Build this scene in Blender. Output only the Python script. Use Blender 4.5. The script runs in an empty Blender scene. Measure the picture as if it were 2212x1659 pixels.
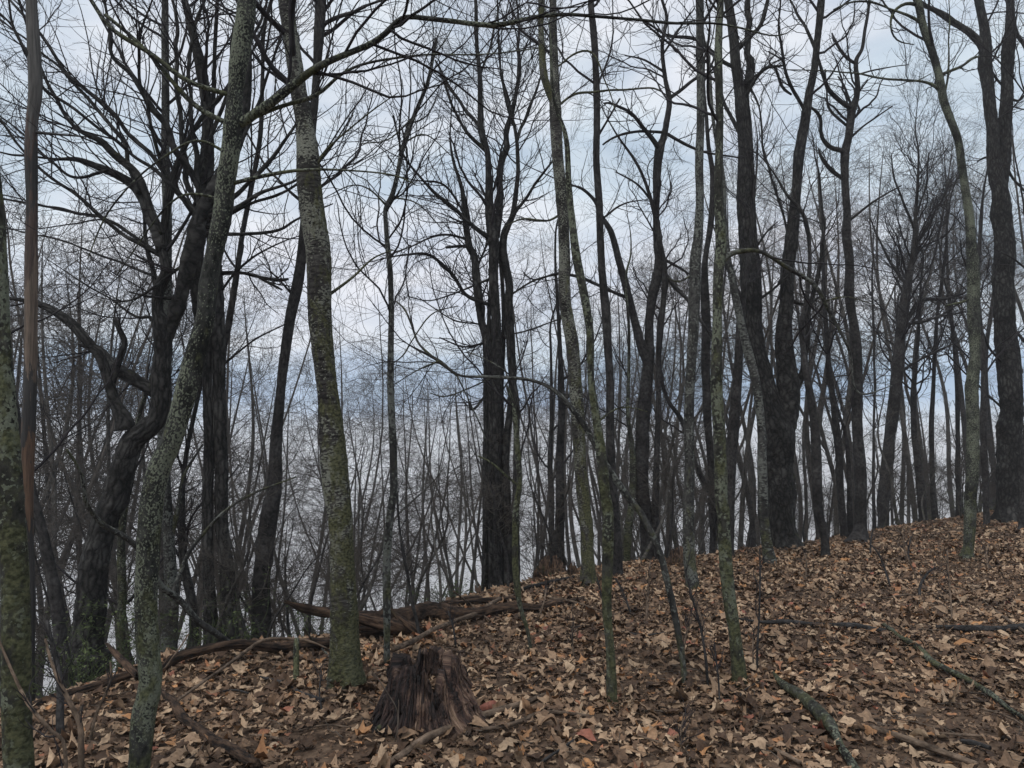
import bpy, math, random
import numpy as np
from mathutils import Vector

C = bpy.context.scene.collection
SC = bpy.context.scene
RNG = np.random.default_rng(7)
random.seed(7)

# ------------------------------------------------------------------ camera, world, sun, exposure
W, H, F = 2212.0, 1659.0, 1597.0          # the tracing frame: F is the focal length in its pixels
CAMZ, PITCH = 1.60, math.atan((990 - H / 2) / F)
cam = bpy.data.cameras.new('camera'); camo = bpy.data.objects.new('camera', cam); C.objects.link(camo)
cam.sensor_width = 36.0; cam.lens = 36.0 * F / W; cam.clip_start = 0.05; cam.clip_end = 20000
camo.location = (0, 0, CAMZ); camo.rotation_euler = (math.pi / 2 + PITCH, 0, 0)
SC.camera = camo
SC.view_settings.view_transform = 'Standard'; SC.view_settings.look = 'None'
SC.view_settings.gamma = 1; SC.view_settings.use_curve_mapping = False
SC.view_settings.exposure = 0.3
SC.cycles.max_bounces = 5; SC.cycles.diffuse_bounces = 3; SC.cycles.glossy_bounces = 1
SC.cycles.transmission_bounces = 1; SC.cycles.volume_bounces = 3; SC.cycles.transparent_max_bounces = 4
SC.cycles.use_adaptive_sampling = True

SUN_EL, SUN_AZ = math.radians(58), math.radians(215)     # high, behind the camera, veiled by cloud
wd = bpy.data.worlds.new("World"); SC.world = wd; wd.use_nodes = True
def world_nodes():
    nt = wd.node_tree; N = nt.nodes; L = nt.links; N.clear()
    out = N.new('ShaderNodeOutputWorld'); bg = N.new('ShaderNodeBackground')
    bg.inputs[1].default_value = 0.13
    sky = N.new('ShaderNodeTexSky'); sky.sky_type = 'NISHITA'; sky.sun_disc = False
    sky.sun_elevation = SUN_EL; sky.sun_rotation = SUN_AZ; sky.dust_density = 2.0; sky.altitude = 600
    tc = N.new('ShaderNodeTexCoord')
    sep = N.new('ShaderNodeSeparateXYZ'); L.new(tc.outputs['Generated'], sep.inputs[0])
    def noise(scale, detail, zs, off):
        mp = N.new('ShaderNodeMapping'); L.new(tc.outputs['Generated'], mp.inputs[0])
        mp.inputs['Scale'].default_value = (1, 1, zs); mp.inputs['Location'].default_value = off
        n = N.new('ShaderNodeTexNoise'); L.new(mp.outputs[0], n.inputs['Vector'])
        n.inputs['Scale'].default_value = scale; n.inputs['Detail'].default_value = detail
        n.inputs['Roughness'].default_value = 0.5
        return n.outputs['Fac']
    def ramp(inp, stops):
        r = N.new('ShaderNodeValToRGB'); L.new(inp, r.inputs[0]); e = r.color_ramp.elements
        e[0].position, e[0].color = stops[0][0], (*stops[0][1], 1)
        e[1].position, e[1].color = stops[-1][0], (*stops[-1][1], 1)
        for p, c in stops[1:-1]:
            x = e.new(p); x.color = (*c, 1)
        return r.outputs[0]
    def mix(a, b, f, mode='MIX'):
        m = N.new('ShaderNodeMix'); m.data_type = 'RGBA'; m.blend_type = mode
        for s, v in ((m.inputs[6], a), (m.inputs[7], b), (m.inputs[0], f)):
            if hasattr(v, 'links'): L.new(v, s)
            elif isinstance(v, tuple): s.default_value = (*v, 1)
            else: s.default_value = v
        return m.outputs[2]
    # the cloud deck: soft masses, pale blue between lavender and white
    c1 = ramp(noise(2.6, 6, 2.2, (3.1, .4, .2)), [(.30, (3.7, 4.3, 4.85)), (.42, (4.4, 5.0, 5.5)), (.52, (5.0, 5.3, 5.7)), (.66, (5.7, 5.75, 6.05))])
    c2 = ramp(noise(7.0, 5, 3.0, (1.3, 7.4, 2.2)), [(.35, (.80, .84, .90)), (.65, (1.08, 1.07, 1.06))])
    col = mix(c1, c2, 1.0, 'MULTIPLY')
    # a long blue-grey bank of cloud low over the valley, paler again beneath it
    add = N.new('ShaderNodeMath'); add.operation = 'MULTIPLY_ADD'
    L.new(noise(5.0, 4, 5.0, (9, 2, 5)), add.inputs[0]); add.inputs[1].default_value = .09
    L.new(sep.outputs[2], add.inputs[2])
    band = ramp(add.outputs[0], [(.085, (1, 1, 1)), (.120, (.54, .66, .83)), (.150, (.64, .75, .88)), (.19, (1, 1, 1))])
    col = mix(col, band, 1.0, 'MULTIPLY')
    low = ramp(sep.outputs[2], [(-.2, (.92, .92, .95)), (0.0, (.97, .97, .99)), (.12, (1, 1, 1))])
    col = mix(col, low, 1.0, 'MULTIPLY')
    col = mix(sky.outputs[0], col, .93)
    L.new(col, bg.inputs[0]); L.new(bg.outputs[0], out.inputs[0])
world_nodes()
sl = bpy.data.lights.new('sun', 'SUN'); sl.energy = 1.5; sl.angle = math.radians(30); sl.color = (1, .96, .9)
so = bpy.data.objects.new('sun', sl); C.objects.link(so)
sd = Vector((math.sin(SUN_AZ) * math.cos(SUN_EL), math.cos(SUN_AZ) * math.cos(SUN_EL), math.sin(SUN_EL)))
so.rotation_euler = (-sd).to_track_quat('-Z', 'Y').to_euler(); so.location = (0, 0, 60)

# ------------------------------------------------------------------ helpers
def tag(o, label=None, cat=None, group=None, kind=None):
    if label: o['label'] = label
    if cat: o['category'] = cat
    if group: o['group'] = group
    if kind: o['kind'] = kind
    return o

def empty(name, loc):
    o = bpy.data.objects.new(name, None); C.objects.link(o); o.location = loc; o.empty_display_size = .2
    return o

def link(name, me, parent=None, mat=None):
    o = bpy.data.objects.new(name, me); C.objects.link(o)
    if mat: me.materials.append(mat)
    if parent is not None: o.parent = parent
    return o

def mesh(name, V, faces, attrs=None, smooth=True):
    """faces: list of int arrays (n,k)."""
    me = bpy.data.meshes.new(name)
    V = np.asarray(V, np.float32)
    me.vertices.add(len(V)); me.vertices.foreach_set('co', V.ravel())
    faces = [np.asarray(f, np.int32) for f in faces if len(f)]
    loops = np.concatenate([f.ravel() for f in faces])
    tot = np.concatenate([np.full(len(f), f.shape[1], np.int32) for f in faces])
    start = np.concatenate([[0], np.cumsum(tot)[:-1]]).astype(np.int32)
    me.loops.add(len(loops)); me.loops.foreach_set('vertex_index', loops)
    me.polygons.add(len(tot)); me.polygons.foreach_set('loop_start', start)
    me.update(calc_edges=True)
    me.polygons.foreach_set('use_smooth', np.full(len(tot), smooth, bool))
    for n, (typ, a) in (attrs or {}).items():
        at = me.attributes.new(n, typ, 'POINT')
        at.data.foreach_set('vector' if typ == 'FLOAT_VECTOR' else 'value', np.asarray(a, np.float32).ravel())
    me.update()
    return me

def nrm(v):
    return v / np.maximum(np.linalg.norm(v, axis=-1, keepdims=True), 1e-9)

def frames(P):
    """Parallel-transported frames of polylines P (N,K,3)."""
    T = np.empty_like(P); T[:, 1:-1] = P[:, 2:] - P[:, :-2]; T[:, 0] = P[:, 1] - P[:, 0]; T[:, -1] = P[:, -1] - P[:, -2]
    T = nrm(T)
    ref = np.where(np.abs(T[:, 0, 1:2]) < .8, np.array([[0, 1., 0]]), np.array([[1., 0, 0]]))
    U = np.empty_like(P); u = nrm(ref - T[:, 0] * np.sum(ref * T[:, 0], -1, keepdims=True)); U[:, 0] = u
    for k in range(1, P.shape[1]):
        t = T[:, k]; u = nrm(u - t * np.sum(u * t, -1, keepdims=True)); U[:, k] = u
    return T, U, np.cross(T, U)

def tubes(P, R, S):
    """Many thin tubes at once -> verts, quads, tip fans."""
    N, K = P.shape[:2]
    T, U, B = frames(P)
    a = np.arange(S) * 2 * np.pi / S
    V = P[:, :, None] + R[:, :, None, None] * (np.cos(a)[:, None] * U[:, :, None] + np.sin(a)[:, None] * B[:, :, None])
    idx = np.arange(N * K * S).reshape(N, K, S)
    q = np.stack([idx[:, :-1], np.roll(idx, -1, 2)[:, :-1], np.roll(idx, -1, 2)[:, 1:], idx[:, 1:]], -1).reshape(-1, 4)
    return V.reshape(-1, 3), q

def merge_tubes(name, sets):
    """sets: list of (P,R,S) -> one mesh."""
    Vs, Qs, n = [], [], 0
    for P, R, S in sets:
        if len(P) == 0: continue
        v, q = tubes(P, R, S); Vs.append(v); Qs.append(q + n); n += len(v)
    return mesh(name, np.concatenate(Vs), [np.concatenate(Qs)])

def catmull(pts, n):
    """Resample a polyline (any dims) smoothly with n points, even by length of the first three dims."""
    P = np.asarray(pts, float)
    if len(P) == 2:
        t = np.linspace(0, 1, n)[:, None]; return P[0] * (1 - t) + P[1] * t
    Q = np.vstack([2 * P[0] - P[1], P, 2 * P[-1] - P[-2]]); out = []
    for i in range(len(P) - 1):
        p0, p1, p2, p3 = Q[i:i + 4]; t = np.linspace(0, 1, 12, endpoint=False)[:, None]
        out.append(.5 * (2 * p1 + (p2 - p0) * t + (2 * p0 - 5 * p1 + 4 * p2 - p3) * t ** 2 + (3 * p1 - p0 - 3 * p2 + p3) * t ** 3))
    out = np.vstack(out + [P[-1:]])
    d = np.r_[0, np.cumsum(np.linalg.norm(np.diff(out[:, :3], axis=0), axis=1))]
    s = np.linspace(0, d[-1], n)
    return np.stack([np.interp(s, d, out[:, k]) for k in range(P.shape[1])], 1)

def thick(name, P, R, S=20, rough=.05, seed=0, flare=0, jag0=0, jag1=0, flutes=0, lump=1.0, capped=True):
    """A trunk, limb or log: polyline P with radii R, bark relief, root flare, jagged ends, bark coordinates."""
    rg = np.random.default_rng(seed)
    K = len(P); T, U, B = frames(P[None]); T, U, B = T[0], U[0], B[0]
    L = np.r_[0, np.cumsum(np.linalg.norm(np.diff(P, axis=0), axis=1))]
    a = np.arange(S) * 2 * np.pi / S; A, LL = np.meshgrid(a, L)
    r0 = max(float(np.median(R)), .004); disp = np.zeros_like(A)
    for k in range(10):
        m = rg.integers(1, 8); fz = rg.uniform(.15, 1.6) / max(r0 * 4, .05)
        disp += rg.uniform(.3, 1) * np.sin(m * A + fz * LL + rg.uniform(0, 6.3)) * np.sin(fz * .7 * LL + rg.uniform(0, 6.3)) / (1 + m * .25)
    disp = disp / 3.4 * rough * lump + rg.normal(0, rough * .35, disp.shape)
    for _ in range(int(L[-1] * 1.6)):      # knots and burls
        kz, ka = rg.uniform(0, L[-1]), rg.uniform(0, 6.3); disp += rg.uniform(.5, 1.8) * rough * np.exp(-((LL - kz) / (r0 * .8 + .01)) ** 2 - (np.angle(np.exp(1j * (A - ka))) / .6) ** 2)
    if flutes:
        for n_, wt in ((7, 2.2), (15, 1.6), (29, 1.0)):
            m_ = max(3, int(L[-1] / .35)); g = rg.random((m_ + 1, n_ + 1)); g[:, -1] = g[:, 0]
            for kk in range(K):
                zz = L[kk] / L[-1] * (m_ - .01); i0 = int(zz); row = g[i0] * (1 - zz + i0) + g[i0 + 1] * (zz - i0)
                disp[kk] += flutes * wt * (.5 - np.abs(2 * np.interp(a / (2 * np.pi), np.linspace(0, 1, n_ + 1), row) - 1))
    rr = R[:, None] * (1 + disp)
    if flare:
        k = np.exp(-LL / (r0 * 1.9)); n = rg.integers(4, 6); rr = rr * (1 + flare * k * (.7 + .65 * np.cos(n * A + rg.uniform(0, 6.3)) + .3 * np.cos((n + 2) * A + 1)))
    V = P[:, None] + rr[..., None] * (np.cos(A)[..., None] * U[:, None] + np.sin(A)[..., None] * B[:, None])
    if jag0: V[0] -= T[0] * (rg.uniform(0, jag0, S) ** 1.0)[:, None]
    if jag1: V[-1] += T[-1] * (rg.uniform(0, jag1, S))[:, None]
    idx = np.arange(K * S).reshape(K, S)
    q = np.stack([idx[:-1], np.roll(idx, -1, 1)[:-1], np.roll(idx, -1, 1)[1:], idx[1:]], -1).reshape(-1, 4)
    Rb = r0
    bk = np.stack([np.cos(A) * Rb, np.sin(A) * Rb, LL], -1).reshape(-1, 3)
    V = V.reshape(-1, 3); F_ = [q]
    if capped:
        c0, c1 = len(V), len(V) + 1
        V = np.vstack([V, P[0] + T[0] * R[0] * .1, P[-1] - T[-1] * R[-1] * .2]); bk = np.vstack([bk, [0, 0, 0], [0, 0, L[-1]]])
        i = np.arange(S); F_.append(np.r_[np.c_[np.full(S, c0), (i + 1) % S, i], np.c_[np.full(S, c1), idx[-1][i], idx[-1][(i + 1) % S]]])
    return mesh(name, V, F_, {'bk': ('FLOAT_VECTOR', bk)})

def grow(par, rad, n, tr, lf, lmin, ang, wig, up, K, rs, rmin, rg, rcap=1.0, power=.6):
    """n children on parent polylines par (P,K,3): all walked at once."""
    if n <= 0 or len(par) == 0: return np.zeros((0, K, 3)), np.zeros((0, K))
    plen = np.linalg.norm(np.diff(par, axis=1), axis=2).sum(1)
    w = plen / plen.sum(); pi = rg.choice(len(par), n, p=w); KP = par.shape[1]
    t = rg.uniform(tr[0], tr[1], n) * (KP - 1.001); k = t.astype(int); f = (t - k)[:, None]
    P0 = par[pi, k] * (1 - f) + par[pi, k + 1] * f; T = nrm(par[pi, k + 1] - par[pi, k])
    r0 = rad[pi, k] * (1 - f[:, 0]) + rad[pi, k + 1] * f[:, 0]
    q = nrm(rg.normal(size=(n, 3))); q = nrm(q - T * np.sum(q * T, 1, keepdims=True))
    a = np.radians(rg.uniform(ang[0], ang[1], n))[:, None]
    d = nrm(T * np.cos(a) + q * np.sin(a))
    rest = 1 - t / KP
    ln = np.maximum(plen[pi] * lf * rg.uniform(.45, 1.25, n) * (.35 + .65 * rest), lmin * rg.uniform(.6, 1.6, n))
    st = (ln / (K - 1))[:, None]
    P = np.empty((n, K, 3)); P[:, 0] = P0; upv = np.array([0, 0, 1.])
    for j in range(1, K):
        P[:, j] = P[:, j - 1] + d * st
        d = nrm(d + wig * rg.normal(size=(n, 3)) + up * upv)
    rb = np.minimum(np.minimum(r0 * rs, rcap), ln * .022 + rmin)
    R = rmin + (rb - rmin)[:, None] * (1 - np.linspace(0, 1, K)[None]) ** power
    return P, np.maximum(R, rmin * .8)

# ------------------------------------------------------------------ terrain
CX = np.array([-60, -20, -8, -3.45, -2.84, -1.64, -1.2, 0, .95, 2.3, 4.8, 9.5, 13.8, 60])
CY = np.array([-90, -22, -2.5, 4.85, 6.05, 6.9, 7.9, 9.5, 10.6, 11.6, 13.2, 17.0, 20.2, 60])
CZ = np.array([-.3, -.3, -.2, -.10, -.06, -.08, -.09, -.03, 0.0, .0, .02, .13, .24, 1.2])
def vnoise(x, y, s, seed):
    x = np.asarray(x) * s + seed * 17.3; y = np.asarray(y) * s + seed * 5.1
    i, j = np.floor(x), np.floor(y); u, v = x - i, y - j; u = u * u * (3 - 2 * u); v = v * v * (3 - 2 * v)
    h = lambda a, b: np.modf(np.abs(np.sin(a * 127.1 + b * 311.7 + seed) * 43758.5453))[0]
    return (h(i, j) * (1 - u) + h(i + 1, j) * u) * (1 - v) + (h(i, j + 1) * (1 - u) + h(i + 1, j + 1) * u) * v
def ground(x, y):
    x = np.asarray(x, float); y = np.asarray(y, float)
    yc = np.interp(x, CX, CY); zc = np.interp(x, CX, CZ)
    s = (y - yc) * .72
    front = zc * np.clip(y / np.maximum(yc, 3), 0, 1)
    sp = np.maximum(s, 0); d = .62 * (np.sqrt(sp * sp + .5) - math.sqrt(.5))
    drop = 70 * (1 - np.exp(-d / 70))
    near = np.exp(-np.hypot(x, y) / 60)
    n = (vnoise(x, y, .7, 3) - .5) * .07 + (vnoise(x, y, 2.3, 5) - .5) * .035 + (vnoise(x, y, 7., 9) - .5) * .015
    far = np.hypot(x, y)
    hills = np.clip((far - 500) / 1500, 0, 1) * (35 * vnoise(x, y, .0012, 11) + 12 * vnoise(x, y, .004, 12))
    return front + n * near - drop + hills

def ray(px, py):
    dx, dz = (px - W / 2) / F, -(py - H / 2) / F
    c, s = math.cos(PITCH), math.sin(PITCH)
    return np.array([dx, c - dz * s, s + dz * c])
def at(px, py, Y):
    d = ray(px, py); return np.array([0, 0, CAMZ]) + d * (Y / d[1])
def hit(px, py, dz=0.0):
    d = ray(px, py); o = np.array([0, 0, CAMZ]); t = np.linspace(1, 60, 6000)
    p = o + d * t[:, None]; g = ground(p[:, 0], p[:, 1]) + dz
    k = np.argmax(p[:, 2] < g)
    return p[k] if p[k, 2] < g[k] else None

def G(x, y): return float(ground(x, y))

# ------------------------------------------------------------------ materials
def newmat(name):
    m = bpy.data.materials.new(name); m.use_nodes = True; nt = m.node_tree; N = nt.nodes
    return m, nt, N, nt.links, N['Principled BSDF']
def mramp(N, L, inp, stops, interp='LINEAR'):
    r = N.new('ShaderNodeValToRGB'); L.new(inp, r.inputs[0]); r.color_ramp.interpolation = interp; e = r.color_ramp.elements
    e[0].position, e[0].color = stops[0][0], (*stops[0][1], 1)
    e[1].position, e[1].color = stops[-1][0], (*stops[-1][1], 1)
    for p, c in stops[1:-1]: e.new(p).color = (*c, 1)
    return r.outputs[0]
def mnoise(N, L, vec, scale, detail=4, sc=(1, 1, 1), rough=.55):
    mp = N.new('ShaderNodeMapping'); L.new(vec, mp.inputs[0]); mp.inputs['Scale'].default_value = sc
    n = N.new('ShaderNodeTexNoise'); L.new(mp.outputs[0], n.inputs['Vector'])
    n.inputs['Scale'].default_value = scale; n.inputs['Detail'].default_value = detail; n.inputs['Roughness'].default_value = rough
    return n.outputs['Fac']
def mmix(N, L, a, b, f):
    m = N.new('ShaderNodeMix'); m.data_type = 'RGBA'
    for s, v in ((m.inputs[6], a), (m.inputs[7], b), (m.inputs[0], f)):
        if hasattr(v, 'links'): L.new(v, s)
        elif isinstance(v, tuple): s.default_value = (*v, 1)
        else: s.default_value = v
    return m.outputs[2]
def k3(v): return (v, v, v)

def bark(name, dark, light, style='furrow', lichen=None, lth=.60, moss=None, mth=.6, mossh=3.0, lscale=26, bump=.6, oi=True):
    m, nt, N, L, B = newmat(name)
    at_ = N.new('ShaderNodeAttribute'); at_.attribute_name = 'bk'; v = at_.outputs['Vector']
    ob = N.new('ShaderNodeObjectInfo')
    va = N.new('ShaderNodeVectorMath'); va.operation = 'MULTIPLY_ADD'; L.new(ob.outputs['Random'], va.inputs[0]); va.inputs[1].default_value = (40, 30, 50); L.new(v, va.inputs[2]); v2 = va.outputs[0]
    if style == 'furrow': n1 = mnoise(N, L, v2, 44, 8, (1, 1, .16), .72); lo, hi = .42, .60
    elif style == 'crack':
        wv = N.new('ShaderNodeVectorMath'); wv.operation = 'MULTIPLY_ADD'; nn = N.new('ShaderNodeTexNoise'); nn.inputs['Scale'].default_value = 14; nn.inputs['Detail'].default_value = 3; L.new(v2, nn.inputs['Vector'])
        L.new(nn.outputs['Color'], wv.inputs[0]); wv.inputs[1].default_value = (.05, .05, .16); L.new(v2, wv.inputs[2])
        mp = N.new('ShaderNodeMapping'); L.new(wv.outputs[0], mp.inputs[0]); mp.inputs['Scale'].default_value = (24, 24, 5)
        vo = N.new('ShaderNodeTexVoronoi'); vo.feature = 'DISTANCE_TO_EDGE'; vo.inputs['Scale'].default_value = 1; L.new(mp.outputs[0], vo.inputs['Vector'])
        fi = mnoise(N, L, v2, 44, 5, (1, 1, .3), .7)
        mm = N.new('ShaderNodeMath'); mm.operation = 'MULTIPLY_ADD'; L.new(fi, mm.inputs[0]); mm.inputs[1].default_value = .5; L.new(vo.outputs['Distance'], mm.inputs[2])
        n1 = mm.outputs[0]; lo, hi = .22, .62
    elif style == 'cherry': n1 = mnoise(N, L, v2, 34, 7, (.4, .4, 1.5), .68); lo, hi = .40, .62
    else: n1 = mnoise(N, L, v2, 34, 6, (1, 1, .55), .6); lo, hi = .35, .68
    col = mramp(N, L, n1, [(lo, dark), (hi, light)])
    big = mramp(N, L, mnoise(N, L, v2, 3.5, 3), [(.35, k3(.5)), (.65, k3(1.35))])
    mu = N.new('ShaderNodeMix'); mu.data_type = 'RGBA'; mu.blend_type = 'MULTIPLY'; mu.inputs[0].default_value = 1
    L.new(col, mu.inputs[6]); L.new(big, mu.inputs[7]); col = mu.outputs[2]
    hgt = n1
    if lichen:
        n2 = mnoise(N, L, v2, lscale, 3, (1, 1, .75 if style != 'cherry' else 1.8), .5); n3 = mnoise(N, L, v2, 5, 3, (1, 1, .6))
        ad = N.new('ShaderNodeMath'); ad.operation = 'MULTIPLY_ADD'; L.new(n3, ad.inputs[0]); ad.inputs[1].default_value = .85; L.new(n2, ad.inputs[2])
        msk = mramp(N, L, ad.outputs[0], [(lth + .40, k3(0)), (lth + .50, k3(.9))])
        lc = mramp(N, L, mnoise(N, L, v2, 90, 3), [(.35, tuple(c * .6 for c in lichen)), (.65, lichen)])
        col = mmix(N, L, col, lc, msk)
    if moss:
        sp = N.new('ShaderNodeSeparateXYZ'); L.new(v, sp.inputs[0])
        mr = N.new('ShaderNodeMapRange'); L.new(sp.outputs[2], mr.inputs[0]); mr.inputs[1].default_value = 0; mr.inputs[2].default_value = mossh
        mr.inputs[3].default_value = .16; mr.inputs[4].default_value = -.12
        sx = N.new('ShaderNodeMath'); sx.operation = 'MULTIPLY_ADD'; L.new(sp.outputs[1], sx.inputs[0]); sx.inputs[1].default_value = -.9; L.new(mr.outputs[0], sx.inputs[2])
        ad = N.new('ShaderNodeMath'); ad.operation = 'ADD'; L.new(mnoise(N, L, v2, 14, 5, (1, 1, .5), .62), ad.inputs[0]); L.new(sx.outputs[0], ad.inputs[1])
        msk = mramp(N, L, ad.outputs[0], [(mth - .01, k3(0)), (mth + .12, k3(.82))])
        mc = mramp(N, L, mnoise(N, L, v2, 55, 5), [(.38, tuple(c * .22 for c in moss)), (.62, (moss[0] * .95, moss[1] * .85, moss[2] * 1.05))])
        col = mmix(N, L, col, mc, msk)
    L.new(col, B.inputs['Base Color']); B.inputs['Roughness'].default_value = .92; B.inputs['Specular IOR Level'].default_value = .2
    bp = N.new('ShaderNodeBump'); bp.inputs['Strength'].default_value = bump; bp.inputs['Distance'].default_value = .02
    L.new(hgt, bp.inputs['Height']); L.new(bp.outputs[0], B.inputs['Normal'])
    return m

def plain(name, c1, c2, scale=12, rough=.9):
    m, nt, N, L, B = newmat(name)
    tc = N.new('ShaderNodeTexCoord')
    L.new(mramp(N, L, mnoise(N, L, tc.outputs['Object'], scale, 4), [(.35, c1), (.65, c2)]), B.inputs['Base Color'])
    B.inputs['Roughness'].default_value = rough; B.inputs['Specular IOR Level'].default_value = .25
    return m

M = {}
M['twig'] = plain('twig_bark', (.012, .011, .013), (.032, .028, .030))
M['furrow'] = bark('furrowed_dark_bark', (0.007, 0.007, 0.007), (0.058, 0.056, 0.053), 'crack', None, moss=(0.083, 0.098, 0.033), mth=.76, mossh=4, bump=1.0)
M['dark'] = bark('dark_bark', (0.011, 0.011, 0.011), (0.059, 0.055, 0.054), 'smooth', (0.150, 0.165, 0.135), .64, bump=.8)
M['lichen'] = bark('lichen_blotched_bark', (0.010, 0.011, 0.010), (0.053, 0.054, 0.049), 'smooth', (0.176, 0.192, 0.141), .545, moss=(0.109, 0.128, 0.052), mth=.60, mossh=3.4, lscale=105)
M['mossy'] = bark('moss_streaked_bark', (0.013, 0.013, 0.011), (0.059, 0.059, 0.049), 'smooth', (0.162, 0.178, 0.130), .57, moss=(0.105, 0.121, 0.049), mth=.53, mossh=4.5, lscale=60)
M['cherry'] = bark('banded_birch_bark', (0.009, 0.008, 0.008), (0.073, 0.069, 0.063), 'cherry', (0.218, 0.224, 0.184), .56, moss=(0.108, 0.121, 0.046), mth=.52, mossh=5.0, lscale=42)
M['grey'] = bark('smooth_grey_bark', (0.016, 0.016, 0.016), (0.071, 0.070, 0.065), 'smooth', (0.156, 0.165, 0.147), .58, moss=(0.101, 0.115, 0.049), mth=.60, mossh=2.6, lscale=48)
M['dead'] = bark('weathered_dead_wood', (.030, .020, .014), (.13, .095, .068), 'furrow', None, bump=.8)
def dead_pole():
    m, nt, N, L, B = newmat('patchy_dead_pole'); at_ = N.new('ShaderNodeAttribute'); at_.attribute_name = 'bk'; v = at_.outputs['Vector']
    n1 = mnoise(N, L, v, 60, 7, (1, 1, .05), .7); n2 = mnoise(N, L, v, 26, 5, (1, 1, .12), .7)
    sp = N.new('ShaderNodeSeparateXYZ'); L.new(v, sp.inputs[0])
    ad = N.new('ShaderNodeMath'); ad.operation = 'MULTIPLY_ADD'; L.new(n2, ad.inputs[0]); ad.inputs[1].default_value = 1.9; L.new(sp.outputs[2], ad.inputs[2])
    dv = N.new('ShaderNodeMath'); dv.operation = 'DIVIDE'; L.new(ad.outputs[0], dv.inputs[0]); dv.inputs[1].default_value = 8.
    o, d, t, r, g = (.11, .062, .036), (.028, .026, .025), (.13, .095, .070), (.065, .040, .032), (.085, .08, .074)
    z = lambda y: ((1500 - y) * 6 / 1597 + 1.25) / 8
    c = mramp(N, L, dv.outputs[0], [(0, d), (z(1140), d), (z(1130), o), (z(960), o), (z(950), d), (z(825), d), (z(815), t), (z(600), t), (z(560), r), (z(440), r), (z(430), d), (z(315), d), (z(305), r), (z(255), r), (z(245), g), (1, g)])
    mu = N.new('ShaderNodeMix'); mu.data_type = 'RGBA'; mu.blend_type = 'MULTIPLY'; mu.inputs[0].default_value = 1
    L.new(c, mu.inputs[6]); L.new(mramp(N, L, n1, [(.4, k3(.45)), (.6, k3(1.15))]), mu.inputs[7]); L.new(mu.outputs[2], B.inputs['Base Color']); B.inputs['Roughness'].default_value = .8
    bp = N.new('ShaderNodeBump'); bp.inputs['Strength'].default_value = .6; bp.inputs['Distance'].default_value = .01; L.new(n1, bp.inputs['Height']); L.new(bp.outputs[0], B.inputs['Normal'])
    return m
M['pole'] = dead_pole()
M['log'] = bark('rotting_log_wood', (.012, .009, .008), (.105, .066, .044), 'furrow', None, moss=(.05, .06, .02), mth=.74, mossh=1, bump=1.0)
M['stick'] = bark('bare_stick_bark', (.050, .036, .026), (.20, .145, .105), 'smooth', None, bump=.5)
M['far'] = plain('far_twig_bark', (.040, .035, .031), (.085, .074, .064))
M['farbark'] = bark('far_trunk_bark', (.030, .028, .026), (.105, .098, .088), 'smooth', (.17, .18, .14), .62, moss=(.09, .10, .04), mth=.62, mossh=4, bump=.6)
M['ltwig'] = plain('pale_twig', (.05, .04, .032), (.12, .095, .075))

# ------------------------------------------------------------------ the setting
def axis(a, b, n, p):
    t = np.linspace(-1, 1, n); return np.sign(t) * (np.abs(t) * .02 + np.abs(t) ** p * .98) * b + a
def build_ground():
    xs = np.r_[-np.geomspace(2500, 22, 60), np.linspace(-21.5, 26, 430), np.geomspace(27, 2500, 60)]
    ys = np.r_[-np.geomspace(1500, 6, 40), np.linspace(-5.5, 38, 400), np.geomspace(39, 3000, 80)]
    X, Y = np.meshgrid(xs, ys); Z = ground(X, Y)
    V = np.stack([X, Y, Z], -1).reshape(-1, 3); nx, ny = len(xs), len(ys)
    i = np.arange(nx * ny).reshape(ny, nx)
    q = np.stack([i[:-1, :-1], i[:-1, 1:], i[1:, 1:], i[1:, :-1]], -1).reshape(-1, 4)
    me = mesh('ground', V, [q])
    m, nt, N, L, B = newmat('soil_under_leaves'); tc = N.new('ShaderNodeTexCoord')
    c = mramp(N, L, mnoise(N, L, tc.outputs['Object'], 9, 8, (1, 1, 1), .7), [(.36, (.030, .020, .014)), (.50, (.085, .057, .040)), (.64, (.16, .11, .075))])
    L.new(c, B.inputs['Base Color']); B.inputs['Roughness'].default_value = 1; B.inputs['Specular IOR Level'].default_value = .1
    o = link('ground', me, None, m); tag(o, kind='structure')
build_ground()

# leaf litter
def leaf_outline(kind):
    if kind == 0:      # maple: five pointed lobes
        a = np.radians([-90, -60, -38, -12, 8, 30, 48, 68, 90, 112, 132, 150, 172, 192, 218, 240])
        r = np.array([.55, .46, .74, .58, .72, .98, .70, .74, 1.12, .74, .70, .98, .72, .58, .74, .46])
        return np.stack([np.cos(a) * r, np.sin(a) * r], 1)
    if kind == 1:      # oak: long with rounded lobes
        y = np.array([-1.2, -.9, -.6, -.35, -.05, .2, .5, .75, 1.2]); x = np.array([.04, .28, .2, .5, .26, .6, .3, .42, .0])
    else:              # beech: plain pointed oval
        y = np.array([-1.1, -.8, -.5, -.2, .1, .4, .7, .95, 1.25]); x = np.array([.03, .3, .48, .56, .55, .46, .3, .15, .0])
    r_ = np.stack([x, y], 1); l_ = np.stack([-x[1:-1][::-1], y[1:-1][::-1]], 1)
    return np.vstack([r_, l_])
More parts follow.
